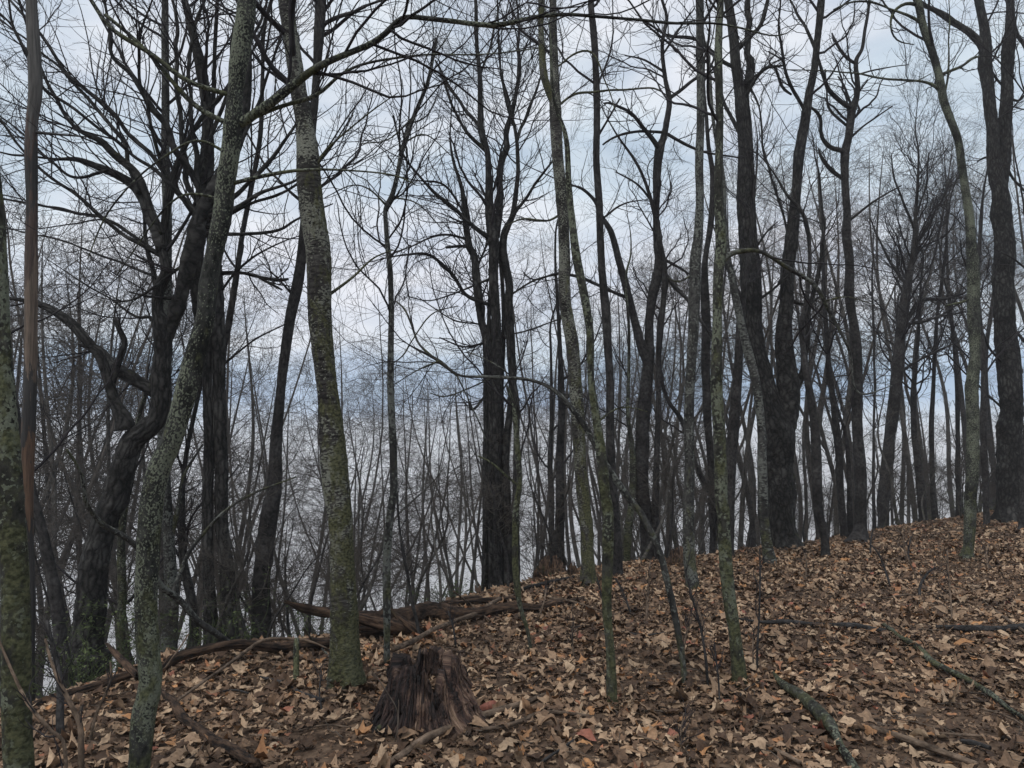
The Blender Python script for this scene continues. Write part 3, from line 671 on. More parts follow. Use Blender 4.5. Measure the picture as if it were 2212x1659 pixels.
tree('dark_pole_tree', 'narrow trunk left of the one with the orange mark', M['dark'], ['1192,1240,16 1192,1106,13 1188,1000,11 1192,880,8 1190,760,6'], depth=14, seed=22, auto=9, t0=.35)
tree('mossy_sapling', 'low mossy broken sapling in the leaves in front of the clump of trunks', M['mossy'],
     ['1148,1418,7 1144,1390,7 1137,1356,8 1126,1323,9 1119,1290,12 1117,1273,15 1112,1206,14 1114,1106,13 1122,1040,11 1117,960,12 1112,886,11 1104,856,9'], limbs=['1118,1040,5 1060,1000,4 1030,985,3'], depth=None, seed=23, auto=3, t0=.5, broken=True, flare=.1)
# ---- right side
tree('straight_tree', 'straight grey trunk with green foot left of the forked mossy tree', M['grey'],
     ['1498,1276,34 1496,1262,27 1490,1206,25 1488,1106,23 1489,1020,22 1490,920,22 1492,820,21 1495,720,22 1498,653,22 1502,553,22 1507,520,20 1512,433,17 1510,333,18 1512,233,17 1513,133,16 1513,60,17 1512,0,17'],
     limbs=['1505,580,5 1470,610,4 1440,600,2'], depth=None, seed=24, auto=6, t0=.6, flare=.3, twig=.7)
tree('forked_mossy_tree', 'mossy green mottled trunk whose grey right branch arches far to the right', M['mossy'],
     ['1598,1478,34 1596,1450,30 1588,1373,25 1578,1306,27 1572,1240,28 1569,1173,27 1565,1106,27 1560,1086,27 1557,1020,26 1553,920,24 1548,820,24 1547,686,22 1548,620,22 1551,570,24 1555,533,24 1555,433,20 1555,333,18 1553,233,18 1553,133,18 1554,60,16 1555,0,16'],
     limbs=['1553,565,16 1565,556,14 1578,547,12 1608,539,11 1648,545,9 1708,583,10 1758,613,9 1782,643,9 1805,686,8 1825,740,6 1838,770,5 1842,813,4 1848,843,4 1868,855,4 1925,833,2', '1785,650,4 1830,640,3 1890,660,2'],
     depth=None, seed=25, auto=6, t0=.6, flare=.25, twig=.6, spread=.15, S=28, limbmat=M['grey'])
tree('leaning_maple', 'grey brown trunk leaning left behind the forked mossy tree with mossy foot', M['grey'],
     ['1665,1222,32 1663,1205,26 1657,1173,22 1648,1106,21 1648,1086,21 1647,1020,20 1645,920,18 1632,820,19 1615,753,20 1592,653,17 1580,590,15 1572,560,13 1565,480,12 1560,380,10 1540,250,8 1530,120,6'], depth=None, seed=26, auto=8, t0=.5, flare=.3, twig=.7)
tree('giant_oak', 'widest trunk of the right side splitting low into a V of furrowed stems', M['furrow'],
     ['1696,1186,80 1694,1165,64 1690,1120,58 1688,1086,55 1688,1020,55 1684,940,62 1668,880,52 1655,840,42 1642,786,38 1628,720,40 1622,653,42 1618,553,43 1616,500,41 1614,433,38 1612,367,34 1608,300,33 1603,240,34 1596,190,24 1589,140,22 1582,67,21 1572,0,18',
      '1692,960,44 1702,900,48 1706,840,48 1702,790,42 1697,740,38 1697,686,33 1702,586,30 1708,533,27 1714,467,24 1718,400,22 1725,333,25 1738,267,23 1748,200,17 1762,133,16 1768,67,15 1775,0,16'],
     limbs=['1606,240,22 1618,167,20 1618,67,14 1615,0,14', '1618,110,12 1632,70,10 1650,30,9 1658,0,8', '1600,310,11 1585,270,9 1565,230,7 1540,150,6 1500,120,5', '1590,150,9 1560,130,9 1520,95,8 1480,80,8 1440,75,6 1380,40,4',
            '1640,660,7 1670,625,6 1705,590,5', '1700,640,10 1740,660,7 1770,640,6', '1710,530,6 1680,420,5 1650,330,5 1640,230,4 1600,150,3', '1742,250,9 1715,200,8 1700,160,7 1680,60,5 1685,0,4',
            '1765,110,8 1740,60,7 1715,20,5 1705,0,4', '1715,860,18 1732,820,16 1740,770,14 1745,700,12 1755,640,10 1770,600,9 1775,540,8 1780,470,6',
            '1620,560,6 1650,510,5 1680,480,3', '1610,230,8 1650,150,7 1700,140,5 1660,110,3', '1620,190,6 1650,150,6 1670,140,5 1690,190,6 1710,205,4'],
     depth=13.2, seed=27, S=34, rough=.10, auto=18, t0=.5, flare=.3, twig=1.3, scale_l=.6, wig=.22)
tree('wavy_tree', 'wavy mid sized trunk standing right of the low V shaped oak', M['dark'],
     ['1784,1205,26 1783,1190,18 1780,1156,17 1768,1106,19 1767,1053,21 1762,953,20 1757,900,17 1750,840,15 1738,770,14 1732,700,12 1742,650,11 1748,560,9 1738,470,8 1700,420,6'], depth=None, seed=28, auto=9, t0=.4, flare=.4)
tree('thin_dark_tree', 'thin dark double stem between the wavy trunk and the elbow limbed tree', M['dark'],
     ['1826,1170,18 1818,1086,15 1812,986,15 1802,886,13 1792,786,11 1782,686,9 1779,600,8 1778,533,7 1776,467,6 1770,380,4', '1838,1165,12 1834,1053,10 1830,953,8 1815,900,6 1800,860,5'], depth=14.5, seed=29, auto=11, t0=.4)
tree('elbow_oak', 'dark tree with U shaped elbow limbs and flared foot on the right slope', M['dark'],
     ['1855,1172,52 1856,1158,34 1857,1140,27 1858,1086,24 1858,1020,24 1853,920,22 1853,820,22 1847,720,23 1837,653,19 1833,553,19 1828,500,18 1828,467,16 1825,400,16 1825,333,18 1832,300,17 1842,240,17 1852,200,11 1848,133,10 1862,107,8 1868,67,7 1878,0,6'],
     limbs=['1838,235,13 1820,222,11 1795,197,10 1775,160,8 1765,120,5 1740,60,3', '1848,140,8 1830,128,8 1815,113,7 1802,87,6 1798,70,3', '1822,325,12 1805,318,10 1785,310,9 1773,293,8 1777,267,8 1765,240,7 1752,230,5',
            '1778,270,6 1790,233,6 1785,200,4 1780,150,3', '1828,392,11 1810,380,10 1795,370,10 1780,350,8 1768,333,6 1766,322,4', '1845,240,6 1825,190,5 1810,165,3', '1846,205,5 1870,180,4 1875,172,4', '1830,300,6 1880,260,4 1927,230,3',
            '1830,480,6 1880,440,5 1950,400,3', '1855,160,4 1900,150,3 1960,140,2'],
     depth=None, seed=30, auto=7, t0=.5, flare=.5, wig=.22, twig=.7, scale_l=.7)
tree('dense_beech', 'bushy finely twigged tree with slanting trunk far off on the right', M['dark'],
     ['1905,1150,26 1908,1126,22 1912,1053,23 1925,920,24 1938,803,24 1945,720,21 1955,653,19 1965,586,15 1975,520,11 1978,467,8 1982,400,6 1984,330,4'],
     limbs=['1960,720,10 1975,670,10 1985,645,9 2042,645,7 2085,633,4', '1960,620,7 1925,570,6 1900,520,4 1880,470,3', '1975,540,6 2010,480,5 2040,420,4 2060,370,2', '1975,500,6 1950,430,5 1930,380,4 1925,330,2', '1980,470,5 2000,400,4 2005,330,2',
            '1950,700,6 2010,690,5 2080,650,4 2150,600,2', '1940,810,6 2000,770,5 2070,740,3'],
     depth=19, seed=31, auto=34, t0=.35, twig=1.5, scale_l=.75, up=.16, rmin=.003)
tree('thin_dark_tree', 'thin stem just left of the lichen grey trunk on the right slope', M['dark'], ['1996,1135,18 1988,1053,17 1980,986,14 1975,920,12 1973,850,11 1978,786,9 1985,700,6 1990,600,5'], depth=20, seed=32, auto=12, t0=.35)
tree('thin_dark_tree', 'thin stem with long straight top nearest the lichen grey trunk', M['dark'], ['2019,1130,14 2015,1053,12 2012,950,11 2015,853,9 2022,720,8 2028,653,7 2042,553,6 2050,450,4'], depth=20.5, seed=33, auto=12, t0=.3)
tree('lichen_grey_tree', 'grey trunk curving left toward its top with crooked foot on right slope', M['lichen'],
     ['2088,1208,34 2089,1196,22 2093,1180,20 2095,1140,23 2097,1086,24 2102,1020,25 2102,953,25 2102,853,25 2105,753,23 2102,653,23 2102,570,23 2098,533,19 2092,467,18 2082,400,17 2072,317,16 2064,290,17 2055,267,17 2035,217,18 2028,167,17 2012,100,16 1995,50,16 1982,0,17'],
     limbs=['2024,192,8 2005,180,6 1975,173,5 1925,170,5 1858,160,4 1775,153,3 1700,150,2', '1998,52,8 1970,35,7 1942,27,6 1892,7,5 1842,3,5 1800,20,3', '2038,163,7 2075,145,6 2098,125,6 2115,123,4', '1945,170,3 1970,180,3 2010,160,2',
            '2040,220,5 2048,150,4 2052,60,3 2050,0,2', '2100,640,6 2070,655,5 2040,660,4', '1985,10,8 1960,5,7 1930,25,6 1925,60,5 1935,88,4 1975,95,2'],
     depth=None, seed=34, auto=6, t0=.55, flare=.4, spread=.2, twig=.6)
tree('forked_oak', 'heavy black oak forking into two parallel stems at the right edge', M['furrow'],
     ['2185,1125,66 2184,1100,54 2183,1060,48 2182,1020,47 2182,886,45 2178,786,45 2172,700,42 2168,653,41 2167,553,40 2166,480,38 2162,420,38 2152,390,30 2146,333,26 2142,267,26 2135,200,25 2128,133,24 2125,67,22 2115,0,18',
      '2166,440,26 2165,390,26 2168,333,28 2172,267,26 2176,200,24 2178,100,24 2181,50,20 2182,0,17'],
     limbs=['2126,108,22 2115,98,20 2098,78,17 2075,60,15 2035,33,13 1998,10,11 1970,-10,10', '2146,340,6 2125,340,5 2110,350,3', '2182,60,10 2200,80,9 2230,140,7', '2182,210,6 2200,220,5 2212,205,4', '2178,350,6 2200,400,5 2230,430,4',
            '2130,130,6 2150,170,5 2170,190,4', '2182,700,7 2200,720,6 2230,760,5', '2160,800,6 2130,740,5 2110,640,4', '2170,900,5 2100,820,4 2040,760,3', '2130,35,4 2170,25,3 2230,30,3'],
     depth=17.0, seed=35, S=32, rough=.09, flare=.45, auto=12, t0=.45, scale_l=.6)
tree('edge_tree', 'dark trunk base half cut off by the right edge', M['dark'], ['2216,1176,34 2214,1130,22 2216,1000,18 2226,860,17 2240,700,15 2236,500,14 2230,300,11'], limbs=['2216,600,5 2190,560,4 2150,540,2'], depth=15, seed=36, auto=10, t0=.3, flare=.4)
tree('dark_pole_tree', 'narrow dark trunk close right of the straight grey one with green foot', M['dark'],
     ['1540,1200,16 1538,1086,14 1535,986,15 1528,886,18 1524,786,19 1525,686,18 1523,600,16 1524,553,14 1536,480,13 1538,383,12 1532,320,9 1524,240,7 1520,150,5'], depth=13.5, seed=37, auto=10, t0=.45)
tree('dark_pole_tree', 'dark trunk half hidden by the forked mossy tree and slanting right', M['dark'],
     ['1572,1200,26 1575,1086,22 1578,986,21 1585,920,22 1592,820,21 1596,753,18 1600,686,14 1610,600,11 1625,500,8'], depth=12.0, seed=38, auto=8, t0=.5)
tree('thin_dark_tree', 'thin stem left of the lichen grey trunk foot with brushy twigs', M['dark'], ['2070,1120,12 2068,1000,10 2068,853,8 2060,750,6 2050,650,4'], depth=21, seed=39, auto=14, t0=.25)
tree('thin_dark_tree', 'thin stem between the lichen grey trunk and the black forked oak', M['dark'], ['2132,1125,13 2128,1020,13 2124,900,12 2126,780,11 2118,700,10 2112,600,8 2118,480,6 2130,380,4'], depth=16, seed=40, auto=14, t0=.3)
tree('thin_dark_tree', 'very thin straight stem right of the tree with U shaped limbs', M['dark'], ['1888,1140,7 1887,1000,6 1889,853,5 1888,740,5 1884,600,4'], depth=18, seed=41, auto=9, t0=.3)
tree('young_tree', 'middling trunk behind the bent sapling with mossy lower bark', M['mossy'],
     ['1350,1235,20 1356,1140,18 1362,1086,15 1368,1020,14 1364,953,11 1357,900,8 1358,800,7 1358,700,6 1352,600,5'], depth=12.4, seed=42, auto=9, t0=.35)
# ------------------------------------------------------------------ the thicket on the slope beyond the ridge
def bgtree(seed, h, r, sap=False, snag=False):
    """a whole slender tree in its own coordinates: (trunk mesh, crown mesh)"""
    rg = np.random.default_rng(5000 + seed); K = 16
    t = np.linspace(0, 1, K); ph = rg.uniform(0, 6.3, 4); amp = h * .028
    P = np.stack([amp * (np.sin(t * 5 + ph[0]) + .4 * np.sin(t * 11 + ph[1])) + t * h * rg.normal(0, .05), amp * np.sin(t * 4 + ph[2]) + t * h * rg.normal(0, .05), t * h], 1)
    P -= P[0]; R = r * (1 - t) ** .75 + .006
    q = catmull(np.c_[P, R], 60)
    stems = [thick('trunk', q[:, :3], q[:, 3], 10, .08, seed, .3)]
    tp, tr = P[None], R[None]
    if rg.random() < .45 and not sap:   # a fork
        k = rg.integers(4, 8); fp, fr = grow(tp, tr, 1, (k / K, k / K + .05), .8, h * .5, (14, 24), .06, .12, K, .8, .006, rg, r, .7)
        tp = np.concatenate([tp, fp]); tr = np.concatenate([tr, fr])
    n1 = 10 if sap else int(rg.integers(13, 24)); ua, a0 = rg.uniform(-.01, .09), rg.uniform(28, 58); cw = rg.uniform(.16, .26); P[:, :2] += np.cumsum(rg.normal(0, h * .006, (K, 2)), 0) if sap else 0
    if snag: n1 = 8
    A, Ra = grow(tp, tr, n1, (.46 if not sap else .3, .97), .40, h * .10, (a0, a0 + 28), cw, ua, 12, .36, .006, rg, r * .30, .8)
    B_, Rb = grow(A, Ra, n1 * 8, (.12, 1), .5, h * .05, (25, 55), cw, ua * .5, 9, .5, .0040, rg, .010)
    C_, Rc = grow(B_, Rb, n1 * 32, (.1, 1), .55, h * .030, (28, 70), .17, .02, 6, .7, .0032, rg, .006)
    D_, Rd = grow(C_, Rc, n1 * 66, (.15, 1), .6, h * .020, (28, 70), .17, .01, 4, .8, .0028, rg, .005)
    sets = [(A, Ra, 5), (B_, Rb, 3), (C_, Rc, 3), (D_, Rd, 3)]
    if len(tp) > 1: sets.append((tp[1:], tr[1:], 7))
    return stems[0], merge_tubes('crown', sets)

VAR = []
for i, (h, r, sap, mt) in enumerate([(13, .085, 0, 'dark'), (15, .11, 0, 'dark'), (12, .07, 0, 'grey'), (17, .13, 0, 'dark'), (14, .10, 0, 'grey'), (13, .08, 0, 'grey'), (16, .10, 0, 'dark'),
                                     (6, .035, 1, 'dark'), (5, .03, 1, 'dark'), (7, .045, 1, 'mossy'),
                                     (14, .07, 0, 'grey'), (15, .085, 0, 'grey')]):
    a, b = bgtree(i, h, r, bool(sap), i in (4, 10, 11)); a.materials.append(M['dark' if mt == 'dark' and i % 2 else 'farbark']); b.materials.append(M['far']); VAR.append((a, b, h, sap))
KINDS = {0: ('slender_tree', 'bare tree with upright limbs in the hazy wood beyond the ridge', 'bare trees of the wood beyond the ridge'),
         1: ('thicket_sapling', 'spindly sapling in the thicket just beyond the ridge crest', 'saplings in the thicket beyond the crest')}
def place_bg(v, X, Y, s, rz, lean=0.0):
    a, b, h, sap = VAR[v]; k, lab, grp = KINDS[sap]; px = W / 2 + F * X / Y
    reg = ['at the far left behind the old maple', 'between the near black double trunk and the birch', 'between the birch and the dark clump of oaks', 'between the clump and the forked mossy tree', 'behind the low V shaped oak', 'between the elbow limbed tree and the right edge'][int(np.searchsorted([430, 740, 1040, 1540, 1780], px))]
    lab = ('spindly sapling in the thicket ' if sap else ('nearer bare tree ' if Y < 26 else 'distant hazy bare tree ')) + reg; grp = grp + ' ' + reg
    root = empty(k, (X, Y, G(X, Y) - .1)); tag(root, lab, 'sapling' if sap else 'tree', grp)
    root.scale = (s, s, s); root.rotation_euler = (lean, random.uniform(-.05, .05), rz)
    link('trunk', a, root); link('crown', b, root)
# how high the tops of the far trees stand at each column of the picture
TX = [-200, 0, 300, 620, 720, 900, 1020, 1150, 1300, 1500, 1700, 1900, 2050, 2212, 2400]
TY = [560, 580, 620, 700, 830, 870, 860, 800, 650, 520, 430, 380, 380, 420, 420]
def build_bg():
    rg = np.random.default_rng(99); random.seed(5); n = 0
    while n < 112:
        px = rg.uniform(-160, 2380); Y = 15 + 33 * rg.random() ** .9
        u = (px - W / 2) / F; X = u * Y; s = (Y - np.interp(X, CX, CY)) * .72
        if s < 2.5: continue
        top = np.interp(px, TX, TY) + rg.normal(0, 70)
        ztop = CAMZ + (990 - top) / F * Y; h = ztop - G(X, Y)
        if h < 9 or h > 25 or (1040 < px < 1540 and rg.random() < .5) or (px < 520 and rg.random() < .35) or (px > 1540 and rg.random() < .45) or (740 < px < 980 and rg.random() < .5): continue
        v = int(rg.choice([0, 1, 2, 3, 4, 5, 6, 10, 11])) if not (560 < px < 1540) else int(rg.choice([2, 4, 5, 10, 11, 10, 11])); place_bg(v, X, Y, h / VAR[v][2], rg.uniform(0, 6.3), rg.normal(0, .04)); n += 1
    n = 0
    while n < 74:
        px = rg.uniform(-160, 2350) if n < 36 else rg.uniform(1350, 2350); Y = (9 if n < 36 else 15) + 22 * rg.random(); u = (px - W / 2) / F; X = u * Y; s = (Y - np.interp(X, CX, CY)) * .72
        if s < 1.2 or s > 14: continue
        v = int(rg.integers(7, 10)); h = CAMZ + (990 - (rg.uniform(900, 1140) if n < 36 else rg.uniform(760, 1080))) / F * Y - G(X, Y)
        if h < 1.5: continue
        place_bg(v, X, Y, h / VAR[v][2], rg.uniform(0, 6.3), rg.normal(0, .1)); n += 1
build_bg()
def brush():
    rg = np.random.default_rng(123); n = 0
    while n < 60:
        px = rg.uniform(-60, 2300); u = (px - W / 2) / F; Y = rg.uniform(5, 24); X = u * Y; s = (Y - np.interp(X, CX, CY)) * .72
        if s < .15 or s > 1.6: continue
        a, b, h, sap = VAR[int(rg.integers(7, 10))]; k = rg.uniform(.14, .34) * (.7 + Y / 22)
        reg = 'left of the thick birch' if px < 740 else 'between the birch and the tall twin trunk' if px < 1270 else 'right of the tall twin trunk'
        root = empty('brush', (X, Y, G(X, Y) - .03)); tag(root, 'low twiggy brush on the ridge edge ' + reg, 'brush', 'brush on the ridge edge ' + reg)
        root.scale = (k * 1.5, k * 1.5, k); root.rotation_euler = (rg.normal(0, .3), rg.normal(0, .3), rg.uniform(0, 6.3))
        link('stem', a, root); link('twigs', b, root); n += 1
brush()

def far_wood():
    """the wood falling away to the valley, too many trees to count: one mesh"""
    rg = np.random.default_rng(4); n = 260
    Y = 44 + 150 * rg.random(n) ** 1.3; X = rg.uniform(-.95, .95, n) * Y
    h = rg.uniform(9, 15, n) ; Z = ground(X, Y); K = 8; t = np.linspace(0, 1, K)
    P = np.empty((n, K, 3)); ph = rg.uniform(0, 6, (n, 1))
    P[:, :, 0] = X[:, None] + .4 * np.sin(4 * t + ph) * t; P[:, :, 1] = Y[:, None]; P[:, :, 2] = Z[:, None] + h[:, None] * t
    R = .13 * (1 - t[None]) + .02 + 0 * P[:, :, 0]
    A, Ra = grow(P, R, n * 14, (.25, 1), .32, 1.2, (22, 50), .16, .14, 7, .5, .018, rg, .06)
    B_, Rb = grow(A, Ra, n * 60, (.1, 1), .4, .6, (22, 55), .18, .1, 5, .6, .013, rg, .03)
    o = link('far_wood', merge_tubes('far_wood', [(P, R, 5), (A, Ra, 3), (B_, Rb, 3)]), None, M['far'])
    tag(o, 'grey mass of distant bare trees falling away to the valley', 'woods', kind='stuff')
far_wood()

def bank_leaves():
    rg = np.random.default_rng(77); Ps, Ss = [], []
    for t in TREES:
        x, y, z = t.location
        if (y - np.interp(x, CX, CY)) > .8: continue
        r = max(np.hypot(v.co.x, v.co.y) for v in [c for c in t.children if c.name.startswith('trunk')][0].data.vertices[:20]); r = min(r, .5)
        n = int(60 + 500 * r); th = rg.uniform(0, 6.3, n); q = r * .8 + np.abs(rg.normal(0, .09 + r * .3, n))
        X, Y = x + q * np.cos(th), y + q * np.sin(th)
        Ps.append(np.stack([X, Y, ground(X, Y) + .07 * np.exp(-(q - r * .8) / .08) * rg.uniform(.2, 1.2, n)], 1)); Ss.append(rg.uniform(.022, .05, n))
    me = leaves(np.concatenate(Ps), np.concatenate(Ss), True, rg, .55)
    tag(link('banked_leaves', me, None, M['leaf']), 'dead leaves banked up around the feet of the trees', 'leaf litter', kind='stuff')
bank_leaves()
# ------------------------------------------------------------------ things on the ground
def ground_log(kind, label, cat, mat, s, lift_=0.5, seed=0, S=24, rough=.14, jag=.0, depth=None, sag=0.0, group=None, flutes=0., sub_=(), flat=1.0):
    """px polyline lying on the leaves; each point hits the ground unless a depth is given (list or number)"""
    px = parse(s); pts = []
    for i, (x, y, w) in enumerate(px):
        if depth is not None:
            Yd = np.interp(i, np.linspace(0, len(px) - 1, len(np.atleast_1d(depth))), np.atleast_1d(depth)); p = at(x, y, Yd)
        else:
            p = hit(x, y)
            if p is None: p = at(x, y, pts[-1][1] if pts else 6.)
        r = w / 2 * p[1] / F
        if depth is None: p = at(x, y, p[1]) + np.array([0, 0, r * lift_])
        
        if depth is None: p = p + np.array([0, 0, .022])
        pts.append([*p, r])
    Q = np.array(pts); b = Q[0, :3].copy(); q = crook(resamp(Q, .03), np.random.default_rng(seed + 900), .22, .22); q[:, :3] -= b
    o = link(kind, thick(kind, q[:, :3], q[:, 3], S, rough, 300 + seed, 0, jag, jag, flutes), None, mat); o.location = b
    tag(o, label, cat, group)
    return o, q, b
ground_log('fallen_log', 'long weathered log lying along the ridge edge left of the thick birch', 'log', M['log'], '353,1443,12 383,1420,18 450,1400,19 567,1396,19 650,1394,19 713,1392,18 740,1390,16', depth=[5.9, 6.1, 6.6, 6.8], seed=1, jag=.05, flutes=.13)
ground_log('fallen_log', 'half buried brown log sloping down to the left corner', 'log', M['log'], '282,1456,14 225,1474,15 167,1492,16 110,1510,15 60,1528,12 20,1540,10', depth=[5.6, 5.3, 5.0], seed=2, jag=.06, flutes=.13)
ground_log('splintered_log', 'broken trunk with a splintered orange end sticking out left of birch', 'log', M['log'], '628,1304,5 650,1313,14 680,1319,16 713,1323,17 774,1338,18 827,1354,22 897,1366,24', depth=[6.7, 6.9, 7.0, 7.2], seed=3, jag=.12, flutes=.18)
ground_log('rotten_log', 'black rotten log with splintered ribs running right from behind the birch', 'log', M['log'], '790,1362,34 850,1362,38 900,1345,34 944,1340,30 1017,1342,24 1090,1330,18 1170,1321,14 1215,1310,10 1257,1300,7', depth=None, lift_=.9, seed=4, jag=.1, rough=.2, flutes=.16, S=30)
ground_log('rotten_slab', 'torn slab of rotten wood leaning up beside the black rotten log', 'log', M['log'], '846,1318,6 862,1334,14 885,1352,20 900,1366,20', depth=[7.2, 7.1], seed=5, jag=.1, rough=.2)
ground_log('fallen_log', 'thin weathered log lying behind the black rotten log', 'log', M['log'], '955,1303,6 985,1296,8 1027,1292,9 1070,1289,9 1112,1287,6', depth=[8.2, 9.4], seed=6, jag=.06)
ground_log('long_stick', 'pale grey stick leaning from the rotten log down to the stump', 'stick', M['stick'], '1080,1308,7 1037,1338,9 970,1364,9 904,1400,10 847,1425,10', lift_=3.0, seed=7)
ground_log('long_stick', 'long pale branch lying across the foreground right of the stump', 'stick', M['stick'], '840,1662,13 880,1636,14 924,1606,15 970,1585,14 1014,1566,14 1070,1549,12 1137,1533,10 1187,1508,7', lift_=.7, seed=8)
ground_log('long_stick', 'thinner crooked stick below the long pale branch', 'stick', M['stick'], '1020,1586,9 1070,1583,8 1120,1571,9 1170,1548,9 1230,1549,8 1287,1558,6', seed=9)
ground_log('broken_branch', 'short grey broken branch leaning on the left foot of the stump', 'stick', M['grey'], '815,1592,12 835,1577,12 852,1562,9', lift_=1.2, seed=10)
ground_log('mossy_branch', 'thick green mossy branch lying in the right foreground', 'branch', M['mossy'], '1671,1462,7 1685,1482,12 1708,1503,18 1742,1526,23 1768,1554,27 1790,1580,26 1803,1605,17 1815,1630,16 1832,1653,18 1860,1690,18', lift_=.7, seed=11, rough=.1, S=22)
ground_log('mossy_branch', 'long thin mossy branch running down to the right edge', 'branch', M['mossy'], '1910,1358,8 1952,1390,10 1988,1413,13 2015,1440,14 2055,1463,12 2098,1483,12 2142,1512,11 2208,1560,10 2260,1590,9', lift_=.7, seed=12)
ground_log('fallen_branch', 'dark thin branch lying across the slope right of the forked mossy tree', 'branch', M['dark'], '1560,1336,4 1642,1352,6 1695,1354,10 1750,1357,9 1795,1361,9 1852,1366,12 1912,1368,9', lift_=.8, seed=13)
ground_log('fallen_branch', 'dark thicker branch end reaching the right edge of the slope', 'branch', M['dark'], '2022,1363,8 2060,1366,11 2098,1371,14 2150,1370,13 2216,1367,14 2280,1366,13', lift_=.8, seed=14)
ground_log('fallen_branch', 'thin bare branch slanting down to the right edge', 'branch', M['stick'], '2120,1300,4 2145,1325,5 2175,1350,6 2215,1378,6', lift_=2., seed=15)
ground_log('fallen_branch', 'brown branch lying in the bottom right corner', 'branch', M['stick'], '1880,1580,8 1905,1592,11 1975,1620,13 2042,1645,13 2110,1668,13', lift_=.8, seed=16)
ground_log('rotten_branch', 'lumpy rotten branch lying in leaves right of the leaning trunk foot', 'branch', M['log'], '350,1508,11 377,1536,17 407,1571,20 440,1598,23 480,1624,25 520,1652,24 560,1680,22', lift_=.6, seed=17, rough=.22)
ground_log('rotten_branch', 'broken rotten branch with pale tip left of the leaning trunk foot', 'branch', M['log'], '232,1392,6 246,1408,11 268,1436,14 295,1458,16', depth=[5.2, 4.9], seed=18, rough=.18, jag=.04)
ground_log('arched_stick', 'thin arched branch curving over the long log to the ground', 'stick', M['stick'], '385,1512,5 433,1476,6 470,1450,6 500,1430,7 533,1402,7 567,1382,6 617,1378,6 667,1383,5 713,1402,3', depth=[4.9, 5.6, 6.2, 6.3], seed=19)
ground_log('leaning_branch', 'long dead branch sloping down right behind the lichen blotched trunk', 'branch', M['grey'], '143,970,5 173,1020,6 182,1086,8 200,1113,9 227,1140,11 267,1160,11 300,1190,11 347,1263,12 383,1293,13 427,1336,13 473,1373,12 500,1394,9', depth=[5.0, 5.6, 6.6], seed=20)
ground_log('leaning_branch', 'pale stick leaning against the near black double trunk', 'branch', M['grey'], '640,1030,3 556,1062,4 490,1100,6 440,1150,7 400,1205,8 372,1290,8', depth=[7.2, 7.0], seed=21)
ground_log('twiggy_stick', 'short bright twig standing at the left end of the long log', 'stick', M['stick'], '356,1445,4 375,1418,4 395,1388,3 408,1368,3', depth=[5.6, 5.7], seed=22)
for i, s in enumerate(['560,1470,4 600,1482,7 650,1505,8 696,1528,8', '540,1598,4 580,1600,5 615,1612,5 628,1630,3', '1655,1620,5 1690,1640,8 1730,1660,8', '2075,1615,9 2110,1620,12 2140,1632,9', '2030,1595,5 2070,1598,6 2120,1600,5',
                       '960,1470,3 1000,1480,4 1045,1502,3', '1240,1610,5 1200,1640,6 1160,1662,6', '700,1490,3 740,1500,5 790,1500,3', '1900,1300,3 1960,1290,4 1985,1298,3', '1640,1480,3 1610,1500,3 1590,1520,3', '640,1590,3 700,1575,4 760,1580,3',
                       '1380,1600,4 1430,1618,5 1480,1640,4', '430,1520,3 500,1500,4 560,1512,3', '1730,1440,3 1800,1430,4 1860,1436,3', '2120,1540,4 2170,1556,5 2212,1580,4', '1340,1370,3 1400,1380,4 1440,1372,2']):
    ground_log('fallen_stick', 'small bare stick lying loose on the dead leaves', 'stick', M['stick'] if i % 3 else M['dark'], s, lift_=1.0, seed=40 + i, S=8, group='loose sticks on the leaves')

def loose_twigs():
    rg = np.random.default_rng(31); n = 3200
    Y = np.sqrt(rg.uniform(2.5 ** 2, 18 ** 2, n)); X = rg.uniform(-.8, .8, n) * Y
    k = (Y - np.interp(X, CX, CY)) < .5; X, Y = X[k], Y[k]; n = len(X); K = 5
    L = rg.uniform(.08, .5, n); a = rg.uniform(0, 6.3, n); P = np.empty((n, K, 3)); x, y = X.copy(), Y.copy()
    for j in range(K):
        P[:, j] = np.stack([x, y, ground(x, y) + .02 + .02 * rg.random(n)], 1); x = x + np.cos(a) * L / K; y = y + np.sin(a) * L / K; a = a + rg.normal(0, .25, n)
    R = rg.uniform(.0014, .0048, n)[:, None] * np.linspace(1, .5, K)[None]
    o = link('twig_litter', merge_tubes('twig_litter', [(P, R, 4)]), None, M['ltwig']); tag(o, 'fine broken twigs strewn through the dead leaves', 'twig litter', kind='stuff')
loose_twigs()

